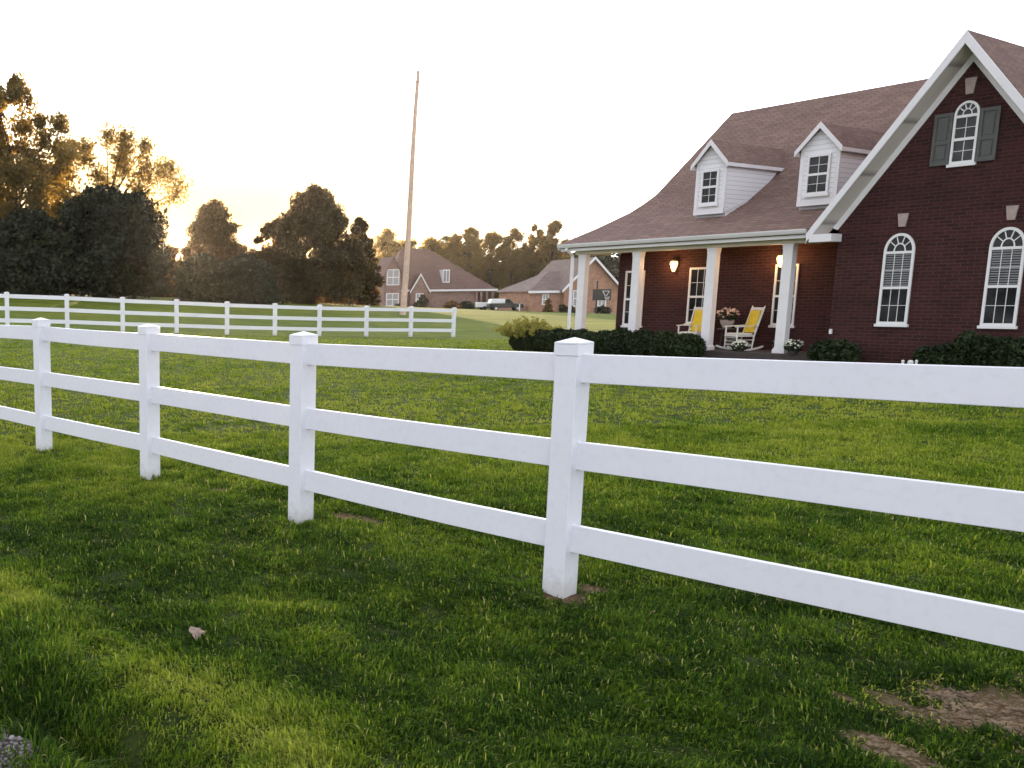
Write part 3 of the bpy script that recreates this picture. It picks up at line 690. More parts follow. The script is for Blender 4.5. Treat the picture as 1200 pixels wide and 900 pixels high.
# rocking chair: local x = forward, width along y
def rocker(label):
    e = empty('rocking_chair', (0,0,0), 0, label, 'rocking chair', 'yellow cushioned porch rocking chairs')
    W = .27
    for s in (-1, 1):
        b = MB(); pts = []
        for k in range(9):
            a = (k-4)/4; pts.append((-a*.48+.0, s*W, .02+.10*a*a))
        for q in range(8): b.bar(pts[q], pts[q+1], .035, .05)
        b.build('rocker', M['chairwhite'], e)
        b = MB(); b.tube([(.24,s*W,.06),(.24,s*W,.66)], .02, 8); b.build('leg', M['chairwhite'], e, smooth=False)
        b = MB(); b.tube([(-.18,s*W,.06),(-.22,s*W,.42),(-.43,s*W,1.20),(-.445,s*W,1.25)], [.02,.022,.02,.012], 8); b.build('leg', M['chairwhite'], e)
        b = MB(); b.bar((.30,s*W,.67),(-.30,s*W,.70), .07, .025); b.build('armrest', M['chairwhite'], e)
    b = MB()
    for z in (.16,.26,.36): b.tube([(.24,-W,z),(.24,W,z)], .011, 6)
    for s in (-1,1):
        for z in (.18,.30): b.tube([(.24,s*W,z),(-.2,s*W,z)], .011, 6)
    b.build('stretchers', M['chairwhite'], e)
    b = MB(); b.box(-.24,.28,-W,W,.39,.43); b.build('seat', M['chairwhite'], e, bevel=.01)
    b = MB(); b.box(-.20,.25,-.24,.24,.432,.49); b.build('seat_cushion', M['chairwhite'], e, bevel=.02)
    b = MB()
    for (z, x) in ((.55,-.255),(1.17,-.42)): b.bar((x,-W,z),(x,W,z), .03, .07)
    for k in range(6):
        y = -W+.06+k*(2*W-.12)/5; b.bar((-.26,y,.56),(-.42,y,1.16), .03, .012)
    b.build('backrest', M['chairwhite'], e)
    b = MB(); b.hull8([(-.195,-.21,.50),(-.195,.21,.50),(-.245,.21,.50),(-.245,-.21,.50),(-.355,-.21,1.12),(-.355,.21,1.12),(-.40,.21,1.12),(-.40,-.21,1.12)]); b.build('back_cushion', M['yellow'], e, bevel=.02)
    return e
r1 = rocker('yellow cushioned white rocking chair standing free between two porch columns')
r2 = copy_tree(r1); r2['label'] = 'yellow cushioned rocking chair half hidden behind the middle porch column'
def put(o, px, py, v, rz, tilt=0, s=1):
    u, _ = on_plane(px, py, v); p = hw(u, v, 0); o.location = p; o.rotation_euler = (0, tilt, rz); o.scale = (s, s, s)
put(r1, 866, 408, .45, math.radians(176), .0, .9)
put(r2, 810, 408, .45, math.radians(204), .0, .9)
# small side table with bouquet
u_, _ = on_plane(850, 405, .72); tb = empty('side_table', hw(u_, .72, 0), -HYAW, 'small round side table between the two rocking chairs', 'table')
b = MB(); b.lathe((0,0,0), [(.20,.50),(.21,.52),(.20,.54)], 16); b.build('table_top', M['pot'], tb)
for k in range(3): a = k*2.094; MB().bar((.15*math.cos(a),.15*math.sin(a),0),(.10*math.cos(a),.10*math.sin(a),.50), .025).build('leg', M['pot'], tb)
bp = hw(u_, .72, .545); fb = empty('flower_pot', bp, 0, 'bowl of pale pink and yellow flowers on the table between the rocking chairs', 'flower pot')
b = MB(); b.lathe((0,0,0), [(.09,0),(.15,.12),(.17,.22),(.15,.22)], 14); b.build('pot', M['stone'], fb)
leaves('foliage', ell((0,0,.30), (.22,.22,.13), 420), .05, M['hedge'], fb); leaves('blossoms', ell((0,0,.38), (.25,.25,.15), 110, .8), .06, M['petal_pink'], fb, elong=1.1)
planter(866, 414, yv(-.9,-.15), 'white flowers in a low pot in front of the rocking chair', M['petal_white'], 110, .17, hgt=.1, pot=.1)
planter(929, 416, yv(.45,-.15), 'white flowers in a dark pot right of the right porch column', M['petal_white'], 80, .18, hgt=.13, pot=.12)
planter(908, 409, yv(-.1,.25), 'tiny pot with a few pale flowers left of the right porch column', M['petal_white'], 10, .09, hgt=.12, pot=.06)
# white path lights by the gable bed
for i, (px, lab) in enumerate(((1058,'single small white garden ornament low before the gable wall'),(1067,'wider white garden ornament in the middle before the gable wall'),(1074,'rightmost small white garden ornament before the gable wall'))):
    p = at(px, 424, yv(3, -.9)); z = gz1(p.x, p.y); o = MB().lathe((0,0,0), [(.05,0),(.04,.1),(.06,.14),(.03,.2)] if i != 1 else [(.09,0),(.10,.12),(.06,.19)], 10).build('garden_ornament', M['trim']); o.location = p-Vector((0,0,.06)); tag(o, lab, 'garden ornament', 'white garden ornaments')
    o.scale = (.5,.5,.5)
    st = MB(); st.tube([(0,0,(z-p.z)*2),(0,0,.01)], .016, 6); st.build('stake', M['dark'], o)

# ------------------------------------------------------------------ shrubs
def shrub(name, px0, px1, pyt, pyb, Y, m, label, n, size, group, depth=None, cat='shrub', lumps=6, grounded=True):
    p0 = at(px0, pyb, Y); p1 = at(px1, pyb, Y); c = (p0+p1)/2; wv = (p1-p0).length; hgt = at((px0+px1)/2, pyt, Y).z-c.z
    z = gz1(c.x, c.y); c.z, hgt = z, hgt+(c.z-z)
    dp = depth or wv*.5; e = empty(name, c, 0, label, cat, group)
    pts = []
    for k in range(lumps):
        x = (k+.5)/lumps*wv-wv/2; rx = wv/lumps*.85; hh = hgt*random.uniform(.86,1.02); pts.append(ell((x, random.uniform(-.1,.1)*dp, hh*.5), (rx, dp*.5, hh*.52), n//lumps, .55))
    C_ = np.vstack(pts); C_[:,2] = np.abs(C_[:,2])
    leaves('foliage', C_, size, m, e)
    b = MB()
    for k in range(max(3, lumps)):
        x = (k+.5)/max(3,lumps)*wv*.8-wv*.4; b.tube([(x,0,-.05),(x+random.uniform(-.05,.05),0,hgt*.35),(x*1.08,random.uniform(-.1,.1),hgt*.7)], [.02,.016,.006], 5)
    b.build('stems', M['bark'], e)
    return e
def band_shrub(u0, u1, v, hgt, dp, n, label, m='hedge', name='shrub', lumps=4, group='dark clipped shrubs along the brick house', size=.055):
    c = hw((u0+u1)/2, v, 0); c.z = gz1(c.x, c.y); e = empty(name, c, -HYAW, label, 'shrub', group); wv = u1-u0; pts = []
    for k in range(lumps):
        x = (k+.5)/lumps*wv-wv/2; hh = hgt*random.uniform(.88,1.04); pts.append(ell((x, random.uniform(-.05,.05), hh*.5), (wv/lumps*.75, dp*.5, hh*.52), n//lumps, .6))
    C_ = np.vstack(pts); C_[:,2] = np.abs(C_[:,2]); leaves('foliage', C_, size, M[m], e)
    b = MB()
    for k in range(lumps+1): x = k/lumps*wv*.8-wv*.4; b.tube([(x,0,-.05),(x,0,hgt*.4),(x*1.05,.05,hgt*.75)], [.02,.015,.006], 5)
    b.build('stems', M['bark'], e); return e
band_shrub(-6.95, -5.3, -.75, .70, .8, 9000, 'dark shrub at the left end of the porch hedge, under the golden bush')
band_shrub(-5.3, -3.9, -.75, .70, .8, 9000, 'dark porch hedge shrub in front of the two left columns')
band_shrub(-3.9, -1.50, -.75, .74, .8, 12000, 'dark porch hedge shrub ending at the middle column')
band_shrub(.95, 1.75, -.55, .58, .6, 4000, 'small dark shrub under the left arched window')
band_shrub(2.85, 3.6, -.55, .60, .6, 4000, 'low dark shrub left of the right arched window')
band_shrub(3.5, 4.6, -.55, .85, .7, 6000, 'taller dark shrub under the right arched window at the frame edge')
def golden():
    p = at(617, 398, yv(-6.9,-.9)); p.z = gz1(p.x, p.y); e = empty('golden_shrub', p, 0, 'golden yellow spiky arching shrub left of the porch hedge', 'shrub')
    pts = []; tone = []; b = MB()
    for k in range(170):
        a = random.uniform(0, 2*math.pi); L = random.uniform(.6, 1.0); sp = random.uniform(.25, 1.15); prev = Vector((0,0,.1)); stem = [prev]
        for q in range(1, 9):
            t = q/8; c = Vector((math.cos(a)*sp*t*L, math.sin(a)*sp*t*L, .1+(1.05*t-.42*sp*t*t)*L)); stem.append(c)
            for _ in range(9):
                pts.append(c+Vector((random.gauss(0,.025), random.gauss(0,.025), random.gauss(0,.025)))); tone.append(min(1, .15+.75*t+random.gauss(0,.12)))
        if k % 3 == 0: b.tube(stem[::2], [.008,.006,.005,.004,.003], 4)
    leaves('foliage', np.array([tuple(q) for q in pts]), .034, M['gold'], e, np.clip(tone, 0, 1), elong=3.6); b.build('stems', M['bark'], e)
golden()

# ------------------------------------------------------------------ trees
def tree(px, pyb, pyt, hpx, Y, kind, m, label, n=14000, size=.26, name='tree', bark='bark', puffs=90, lowf=.12, group='trees behind the far white fence', gap=1., asp=1., base=None, pr=.17):
    p = at(px, pyb, Y); zg = gz1(p.x, p.y); top = at(px, pyt, Y).z; p.z = zg; Ht = top-zg; R_ = hpx/F*Y
    e = empty(name, p, 0, label, 'tree', group)
    P = []
    for k in range(puffs):
        h = random.random()
        if kind == 'cone': R = R_*(min(1, (1-h)*1.35)**.62)*(.7+.3*min(1, h*5)); 
        elif kind == 'round': R = R_*math.sqrt(max(.02, 1-(2*h-1)**2))
        elif kind == 'egg': R = R_*(1-h**1.6)**.6*(.75+.25*min(1, h*5))
        elif kind == 'dome': R = R_*math.sqrt(max(.03, 1-h**2.2))
        else: R = R_*(.35+.65*math.sin(math.pi*min(1, h*.95+.05)))
        a = random.uniform(0, 2*math.pi); rr = R*(random.random()**(.42))
        P.append((Vector((math.cos(a)*rr, math.sin(a)*rr*.8, Ht*(lowf+(1-lowf)*h*.96))), h))
    P.append((Vector((0,0,Ht*.97)), 1))
    pr_ = R_*pr*1.2; n = int(n*1.5); pts = []; tn = []
    per = n//len(P)
    for c, h in P:
        s = pr_*random.uniform(.6,1.35)*(1-.45*h)
        g_ = rng.normal(size=(per,3)); g_ *= np.minimum(1, 1.9/np.linalg.norm(g_, axis=1))[:,None]; q = np.array(tuple(c))+g_*np.array([s*.66, s*.66, s*(.85 if kind == 'loose' else .58)]); pts.append(q); t0 = random.uniform(-.2,.2); tn.append(np.clip(rng.normal(.45+t0, .2, per), 0, 1))
    # outer sprigs that break the outline
    ns = max(12, n//(45 if kind == 'loose' else 70))
    for k in range(ns):
        c, h = random.choice(P); dv = Vector((random.gauss(0,1), random.gauss(0,1), random.gauss(.5,.8))).normalized(); L = pr_*random.uniform(.9, 1.7)*(1-.35*h)
        m_ = 26; tt = rng.random(m_)[:,None]; q = np.array(tuple(c))+np.array(tuple(dv))*L*tt+rng.normal(size=(m_,3))*pr_*.10*(1.3-tt); pts.append(q); tn.append(np.clip(rng.normal(.6, .2, m_), 0, 1))
    C_ = np.vstack(pts); leaves('crown', C_, size*.72, M[m], e, np.concatenate(tn))
    b = MB(); r0 = max(.12, R_*.055)
    lean = random.uniform(-.03,.03)*Ht
    tr = [Vector((0,0,-.3)), Vector((lean*.2,0,Ht*.15)), Vector((lean*.6,0,Ht*.4)), Vector((lean,0,Ht*.7)), Vector((lean,0,Ht*.93))]
    if kind == 'loose': tr = tr[:3]+[Vector((lean*.8,0,Ht*.55)), Vector((lean*1.4,0,Ht*.66))]
    b.tube(tr, [r0*1.25, r0, r0*.75, r0*.4, r0*.1], 8)
    for c, h in random.sample(P, min(len(P), 42)):
        z0 = min(max(Ht*.10, c.z*.62), Ht*.6); s0 = Vector((lean*(z0/Ht), 0, z0)); mid = (s0+c)/2+Vector((0,0,Ht*.02)); rr = r0*(.42 if kind == 'loose' else .28)*(1-h*.6)
        b.tube([s0, mid, c], [rr, rr*.6, rr*.2], 5)
    b.build('trunk', M[bark], e); return e
TG = 'trees behind the far white fence'
tree(22, 347, 92, 75, 84, 'loose', 'leaf_loose', 'tallest loose leafy tree at the left edge, sky showing through its boughs', 15000, .30, puffs=95, lowf=.25, pr=.15)
tree(-60, 347, 130, 80, 88, 'loose', 'leaf_mid', 'tall loose tree mostly outside the left edge of the photo', 12000, .30, puffs=80, lowf=.2)
tree(128, 347, 152, 90, 96, 'loose', 'leaf_loose', 'loose backlit orange tree with bare limbs reaching right over the dark round tree', 8000, .28, puffs=62, lowf=.3, pr=.13)
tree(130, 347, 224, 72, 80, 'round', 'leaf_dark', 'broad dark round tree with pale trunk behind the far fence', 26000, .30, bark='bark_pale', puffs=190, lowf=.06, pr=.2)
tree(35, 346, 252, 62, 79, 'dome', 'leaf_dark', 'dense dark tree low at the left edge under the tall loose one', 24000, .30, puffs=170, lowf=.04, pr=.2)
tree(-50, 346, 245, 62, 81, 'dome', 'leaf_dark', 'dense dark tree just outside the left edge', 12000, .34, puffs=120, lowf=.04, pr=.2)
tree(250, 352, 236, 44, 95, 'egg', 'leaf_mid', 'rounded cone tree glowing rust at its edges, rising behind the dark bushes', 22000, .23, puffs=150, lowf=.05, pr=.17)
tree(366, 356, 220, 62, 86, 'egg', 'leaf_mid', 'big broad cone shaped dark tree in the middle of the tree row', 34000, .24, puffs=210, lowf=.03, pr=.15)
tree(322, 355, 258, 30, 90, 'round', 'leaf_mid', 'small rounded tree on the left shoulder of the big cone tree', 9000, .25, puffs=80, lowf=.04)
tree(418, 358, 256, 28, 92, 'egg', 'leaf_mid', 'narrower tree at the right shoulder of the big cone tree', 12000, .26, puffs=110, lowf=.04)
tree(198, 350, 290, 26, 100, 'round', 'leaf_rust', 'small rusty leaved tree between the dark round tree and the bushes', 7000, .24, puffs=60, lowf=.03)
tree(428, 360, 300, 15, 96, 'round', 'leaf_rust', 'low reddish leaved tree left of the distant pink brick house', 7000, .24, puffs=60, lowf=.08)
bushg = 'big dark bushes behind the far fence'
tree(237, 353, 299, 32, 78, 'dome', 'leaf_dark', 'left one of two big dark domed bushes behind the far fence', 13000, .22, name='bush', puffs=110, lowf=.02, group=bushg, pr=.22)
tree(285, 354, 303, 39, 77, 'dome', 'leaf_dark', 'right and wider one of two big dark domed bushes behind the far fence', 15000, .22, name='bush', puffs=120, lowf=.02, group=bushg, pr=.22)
# backdrop row behind the far houses
far = [(452,272,26,205,'behind the left gable of the pink brick house, leftmost of the backdrop'),(478,282,18,208,'just left of the utility pole above the pink roof'),(503,279,22,215,'above the middle of the pink brick house roof'),(530,277,15,210,'narrow, just right of the pink roof ridge'),(548,268,17,205,'slim tall, above the right slope of the pink roof'),(574,273,20,212,'above the parked pickup truck'),(598,268,19,206,'slender, in the gap between the two distant houses'),(622,263,17,208,'slender tall, left of the orange brick house'),(645,258,19,203,'tallest slim, directly over the orange brick house roof'),(668,288,20,208,'low, beside the porch roof corner')]
for i, (px, pyt, hp, Y, w_) in enumerate(far):
    tree(px, 362, pyt+random.uniform(-3,3), hp, Y, 'loose', 'leaf_loose', 'loose backlit tree '+w_, 10500, .32, puffs=60, lowf=.10, group='backlit trees on the horizon', pr=.24)
def wood():
    pts = []
    for k in range(260):
        px = random.uniform(-160, 800); Y = random.uniform(222, 260); top = 297+10*math.sin(px*.045)+random.uniform(-8,10)
        if px < 420: top += 15
        b_ = at(px, 362, Y); zt = at(px, top, Y).z; zb = gz1(b_.x, b_.y); hh = zt-zb
        for q in range(3): pts.append(ell((b_.x, b_.y, zb+hh*(.2+.3*q)), (5.5, 4, hh*.25), 130, .3))
    o = leaves('far_wood', np.vstack(pts), .9, M['leaf_dark']); tag(o, 'dark mass of distant woodland behind the far houses', 'woodland', kind='stuff')
wood()

# ------------------------------------------------------------------ far houses
def wbox(mb, x0, x1, y, z0, z1, t=.12): mb.box(x0, x1, y-t, y, z0, z1)
def simple_window(parent, x, y, z, w_, h, cols=2, name='window'):
    f = MB(); k = .14; f.box(x-w_/2, x-w_/2+k, y-.1, y-.003, z, z+h); f.box(x+w_/2-k, x+w_/2, y-.1, y-.003, z, z+h)
    for zz in (z, z+h/2-k/2, z+h-k): f.box(x-w_/2+k, x+w_/2-k, y-.098, y-.003, zz, zz+k)
    for c in range(1, cols): q = x-w_/2+w_*c/cols; f.box(q-.05, q+.05, y-.09, y-.004, z+k, z+h-k)
    o = f.build(name, M['trim'], parent); g = MB(); g.box(x-w_/2+.02, x+w_/2-.02, y-.04, y-.002, z+.02, z+h-.02); g.build('pane', M['winlight'], o); return o
t = NT('pale reflecting window'); t.b.inputs['Base Color'].default_value = (.35,.33,.33,1); t.b.inputs['Roughness'].default_value = .15; M['winlight'] = t.m
Y2 = 172; s2 = Y2/F
b2 = at(510, 362, Y2); b2.z = gz1(b2.x, b2.y)
h2 = empty('pink_brick_house', b2, 0, 'distant pinkish brick house with a tall hipped roof behind the utility pole', 'house')
X = lambda px: (px-510)*s2
w = MB(); w.box(X(462), X(576), 0, 13, -.3, 3.45); w.box(X(452), X(462), 2, 13, -.3, 6); w.build('wall', M['brick_pink'], h2)
r = MB(); e0, e1 = X(450), X(580); zr = 11.6; a0, a1 = X(480), X(512)
r.v += [(e0,-.6,3.4),(e1,-.6,3.4),(e1,14,3.4),(e0,14,3.4),(a0,6.5,zr),(a1,6.5,zr)]; r.f += [(0,1,5,4),(1,2,5),(2,3,4,5),(3,0,4),(3,2,1,0)]
r.build('roof', M['shingle_far'], h2)
w = MB(); w.prism([(X(447),-.3),(X(467),-.3),(X(467),6.2),(X(457),9.6),(X(447),6.2)], 'y', -1.6, 4); w.build('wall', M['brick_pink'], h2)
def gab(parent, xa, xb, ze, za, y0, y1, m, ov=.5, trim=True):
    xc = (xa+xb)/2; sl = (za-ze)/(xb-xc); r = MB()
    for s in (-1, 1):
        e = xc+s*(xb-xc+ov); z = ze-ov*sl
        r.hull8([(e,y0-ov,z),(xc,y0-ov,za),(xc,y1,za),(e,y1,z),(e,y0-ov,z+.25),(xc,y0-ov,za+.25),(xc,y1,za+.25),(e,y1,z+.25)])
    o = r.build('gable_roof', m, parent)
    if trim:
        t_ = MB()
        for s in (-1, 1):
            e = xc+s*(xb-xc+ov); z = ze-ov*sl; t_.prism([(xc,za+.28),(e,z+.28),(e,z-.12),(xc,za-.12)], 'y', y0-ov-.12, y0-ov-.01)
        t_.build('barge_board', M['trim'], o)
gab(h2, X(447), X(467), 6.2, 9.6, -1.6, 7, M['shingle_far'], .3, False)
w = MB(); w.prism([(X(479),-.3),(X(499),-.3),(X(499),3.4),(X(489),6.2),(X(479),3.4)], 'y', -1.2, 3); w.build('wall', M['brick_pink'], h2)
gab(h2, X(479), X(499), 3.4, 6.3, -1.2, 5, M['shingle_far'], .3, True)
simple_window(h2, X(457), -1.6, 4.4, 2.4, 3.0); simple_window(h2, X(457), -1.6, .5, 2.4, 2.4); simple_window(h2, X(489), -1.2, .6, 1.5, 2.2)
b = MB(); b.box(X(518.5), X(526.5), .5, 4.2, 4.8, 7.3); o = b.build('roof_dormer', M['trim'], h2)
g = MB(); g.box(X(519.6), X(522), .43, .498, 5.0, 7.1); g.box(X(523), X(525.4), .43, .498, 5.0, 7.1); g.build('pane', M['blind'], o)
b = MB(); b.box(X(452), X(580), -.72, -.61, 3.15, 3.5); b.build('fascia', M['trim'], h2)
g = MB(); g.box(X(556), X(575.5), -.05, -.003, 0, 3.0); g.build('garage_opening', M['wfence'], h2)
for px in (556.5, 562, 568.5, 575): b = MB(); b.box(X(px)-.18, X(px)+.18, -.5, -.2, -.3, 3.3); b.build('carport_post', M['brick_pink'], h2)

Y3 = 132; s3 = Y3/F
b3 = at(670, 366.5, Y3); b3.z = gz1(b3.x, b3.y)
h3 = empty('orange_brick_house', b3, 0, 'distant orange brick house with a white trimmed gable seen past the porch end', 'house')
X3 = lambda px: (px-670)*s3
w = MB(); w.box(X3(623), X3(664), 1.0, 12, -.3, 3.3); w.prism([(X3(660),-.3),(X3(722),-.3),(X3(722),3.7),(X3(691),7.9),(X3(660),3.7)], 'y', 0, 12); w.build('wall', M['brick_orange'], h3)
r = MB(); r.v += [(X3(620),.4,3.2),(X3(700),.4,3.2),(X3(700),13,3.2),(X3(620),13,3.2),(X3(664),6.5,6.3),(X3(700),6.5,6.3)]; r.f += [(0,1,5,4),(1,2,5),(2,3,4,5),(3,0,4),(3,2,1,0)]
r.build('roof', M['shingle_grey'], h3)
gab(h3, X3(660), X3(722), 3.7, 7.9, 0, 13, M['shingle_grey'], .6)
b = MB(); b.box(X3(619.5), X3(657), .24, .38, 2.95, 3.3); b.build('fascia', M['trim'], h3)
simple_window(h3, X3(675), 0, .9, 1.3, 2.4); simple_window(h3, X3(704), 0, .9, 1.3, 2.0); simple_window(h3, X3(642), 1.0, 1.2, 1.0, 1.6)
def little_bush(px, pyb, pyt, hp, Y, label, m='leaf_dark', g='shrubs by the distant houses'):
    tree(px, pyb, pyt, hp, Y, 'dome', m, label, 2600, .16, name='bush', puffs=30, lowf=.02, group=g, pr=.3)
tree(180, 350, 318, 22, 92, 'dome', 'leaf_dark', 'low dark bush added to block the sun in the gap right of the broad dark round tree', 7000, .22, name='bush', puffs=60, lowf=.02, group=bushg, pr=.25)  # added bush, stops the sunlight that came through this gap
little_bush(494, 363, 346, 7.5, 165, 'round clipped dark bush before the entry gable of the pink brick house')
little_bush(530, 363, 354, 9, 166, 'low reddish hedge under the right half of the pink brick house', 'leaf_rust')
little_bush(546, 363, 354, 8, 166, 'low dark hedge left of the carport of the pink brick house')
little_bush(468, 363, 357, 6, 164, 'low bush below the tall left gable of the pink brick house')
little_bush(642, 367, 350, 5, 126, 'tall dark bush at the left wing of the orange brick house', 'leaf_rust')
little_bush(659, 367, 357, 4.5, 126, 'small pointed evergreen before the orange brick house')
little_bush(668, 367, 358, 5, 126, 'dark low bush just left of the porch corner column, far away')
little_bush(706, 367, 359, 8, 124, 'dark low bush behind the basketball pole')
# small pale house glimpsed under trees at left
Y4 = 118; b4 = at(58, 348, Y4); b4.z = gz1(b4.x, b4.y); h4 = empty('small_house', b4, 0, 'pale little house glimpsed between dark tree trunks at the far left', 'house')
w = MB(); w.prism([(-3.4,-.3),(1,-.3),(1,2.3),(-1.2,4),(-3.4,2.3)], 'y', 0, 6); w.build('wall', plain('pale wall', (.55,.5,.46), .8), h4)
gab(h4, -3.4, 1, 2.3, 4.0, 0, 6, M['shingle_grey'], .3); simple_window(h4, -1.2, 0, .8, 1.0, 1.2)
# wooden board fence left of the orange house
wf = empty('board_fence', at(596, 365, 140), 0, 'low dark brown board fence between the pickup truck and the orange house', 'fence')
b = MB()
for k in range(46): x = k*.13-.2; b.box(x, x+.12, 0, .03, -.2, 1.35+.03*random.random())
b.build('boards', M['wfence'], wf); MB().box(-.2, 5.8, .035, .1, .3, .4).box(-.2, 5.8, .035, .1, 1.0, 1.1).build('fence_rail', M['wfence'], wf); wf.location.x = at(608, 365, 140).x; wf.location.z = gz1(wf.location.x, 140)

# ------------------------------------------------------------------ driveway strip
def strip(name, pts, wv, m, dz=.03):
    v = []; 
    for (x, y) in pts:
        for s in (-1, 1): v.append((x, y+s*wv/2, 0))
    mb = MB()
    n = len(pts)
    for i, (x, y, _) in enumerate(v): mb.v.append((x, y, gz1(x, y)+dz))
    for i in range(n-1): mb.f.append((2*i, 2*i+2, 2*i+3, 2*i+1))
    return tag(mb.build(name, m), kind='structure')
pp = [at(x, 365.5, 124).xy for x in range(430, 800, 6)]
strip('driveway', [tuple(p) for p in pp], 5, plain('pale driveway', (.42,.38,.30), .9, .2, 2))

# ------------------------------------------------------------------ vehicles
def pickup():
    p = at(592, 364, 134); p.z = gz1(p.x, p.y)+.03; e = empty('pickup_truck', p, math.radians(-6), 'dark pickup truck with a white topper over its bed, parked between the distant houses', 'pickup truck')
    b = MB(); b.prism([(-2.5,.45),(2.35,.45),(2.42,.75),(2.35,1.0),(1.0,1.12),(-2.5,1.12)], 'y', -.9, .9); b.build('body', M['paint_green'], e, bevel=.06)
    b = MB(); b.prism([(-.25,1.12),(1.0,1.12),(.45,1.72),(-.15,1.76)], 'y', -.78, .78); b.build('cab', M['paint_green'], e, bevel=.04)
    b = MB(); b.prism([(-2.45,1.13),(-.3,1.13),(-.32,1.80),(-2.25,1.78)], 'y', -.82, .82); b.build('bed_topper', M['paint_white'], e, bevel=.06)
    b = MB(); b.prism([(-.15,1.2),(.38,1.2),(.32,1.62),(-.1,1.66)], 'y', -.8, -.78); b.build('side_window', M['glass'], e)
    b = MB(); b.hull8([(1.03,-.68,1.16),(1.03,.68,1.16),(1.01,.68,1.14),(1.01,-.68,1.14),(.50,-.62,1.70),(.50,.62,1.70),(.47,.62,1.68),(.47,-.62,1.68)]); b.build('windshield', M['winlight'], e)
    b = MB(); b.box(1.05, 2.3, -.7, .7, 1.03, 1.09); b.build('hood', M['winlight'], e)
    for x in (-1.6, 1.55):
        for s in (-1, 1):
            w_ = MB(); w_.tube([(x, s*.72, .37), (x, s*.93, .37)], .37, 18); wo = w_.build('wheel', M['black_rubber'], e); r_ = MB(); r_.tube([(x, s*.9, .37), (x, s*.94, .37)], .2, 12); r_.build('rim', M['rim'], wo)
    for s in (-1, 1): q = MB(); q.box(2.38, 2.44, s*.65-.15, s*.65+.15, .78, .93); q.build('headlight', M['light_clear'], e)
    s_ = 1.0; e.scale = (s_, s_, s_)
pickup()
def white_car():
    p = at(566, 364, 136); p.z = gz1(p.x, p.y)+.03; e = empty('boat_trailer', p, math.radians(-4), 'low white covered trailer parked at the left of the dark pickup', 'trailer')
    b = MB(); b.prism([(-1.0,.45),(.95,.45),(1.05,.9),(.95,1.15),(-1.0,1.2)], 'y', -.7, .7); b.build('body', M['paint_white'], e, bevel=.05)
    b = MB(); b.bar((.9,0,.5),(1.5,0,.5), .08); b.build('tow_bar', M['dark'], e)
    for s in (-1, 1): w_ = MB(); w_.tube([(0, s*.6, .3), (0, s*.76, .3)], .3, 14); w_.build('wheel', M['black_rubber'], e)
white_car()
p = at(608.5, 366.5, 128); p.z = gz1(p.x, p.y); o = MB().lathe((0,0,0), [(.07,-.1),(.07,1.0),(.05,1.06)], 10).build('marker_post', M['trim']); o.location = p; tag(o, 'short white marker post at the nose of the pickup truck', 'post')
# basketball goal
p = at(698, 366.5, 118); p.z = gz1(p.x, p.y); bg = empty('basketball_hoop', p, 0, 'black basketball goal with white outlined backboard before the orange house', 'basketball hoop'); q = 118/F
b = MB(); b.tube([(0,0,-.1),(0,0,4.3)], .1, 10); b.build('pole', M['dark'], bg)
b = MB(); b.box(-.9, 1.5, -.75, -.65, 1.75, 3.2); b.bar((0,0,2.4),(.3,-.65,2.5),.1); bb = b.build('backboard', M['dark'], bg)
b = MB(); 
for a, c in (((.35,2.95),(1.25,2.95)),((.35,2.95),(.7,2.35)),((1.25,2.95),(.9,2.35)),((.7,2.35),(.9,2.35))): b.bar((a[0],-.77,a[1]),(c[0],-.77,c[1]), .06, .03, up=(0,1,0))
b.build('board_marking', M['trim'], bb)
b = MB(); N = 14
for k in range(N): a, c = 2*math.pi*k/N, 2*math.pi*(k+1)/N; b.bar((.8+.3*math.cos(a),-1.1+.3*math.sin(a),2.25),(.8+.3*math.cos(c),-1.1+.3*math.sin(c),2.25), .04)
b.build('rim', M['dark'], bg)
b = MB()
for k in range(10): a = 2*math.pi*k/10; b.bar((.8+.3*math.cos(a),-1.1+.3*math.sin(a),2.24),(.8+.16*math.cos(a+.5),-1.1+.16*math.sin(a+.5),1.85), .03)
b.build('net', M['trim'], bg)

# ------------------------------------------------------------------ utility pole
YP = 70; pb = at(472, 369, YP); pt = at(490.5, 83, YP); zg = gz1(pb.x, pb.y)
up_ = empty('utility_pole', (pb.x, pb.y, zg), 0, 'tall slightly leaning bare wooden utility pole behind the far white fence', 'utility pole')
rel = pt-Vector((pb.x, pb.y, zg)); b = MB(); b.tube([Vector((0,0,-.5))]+[rel*k/6+Vector((.05*math.sin(k),0,0)) for k in range(7)], [.245,.24,.225,.20,.18,.165,.15,.135], 12); b.build('pole', M['wood_pole'], up_)
tp = rel*.955; b = MB(); b.bar(tp+Vector((-.35,-.15,-.02)), tp+Vector((.35,-.15,.02)), .05, .06); b.build('crossarm', M['wood_pole'], up_)
for s in (-1, 1): q = tp+Vector((s*.3,-.15,.04)); b = MB(); b.lathe(tuple(q), [(.03,0),(.05,.04),(.03,.09),(.045,.13)], 8); b.build('insulator', M['trim'], up_)
p0 = Vector((pb.x, pb.y, zg))+tp
b = MB()
for s, tgt in ((1, at(760, 60, 75)), (-1, at(150, 210, 160))):
    a = p0+Vector((s*.3,-.15,.17)); pts = [a.lerp(tgt, k/14)-Vector((0,0,1.0*math.sin(math.pi*k/14))) for k in range(15)]
    w_ = MB(); w_.tube(pts, .006, 4); tag(w_.build('power_line', M['wood_pole']), 'thin wire running '+('right' if s == 1 else 'left')+' from the top of the utility pole', 'wire', 'wires from the utility pole')

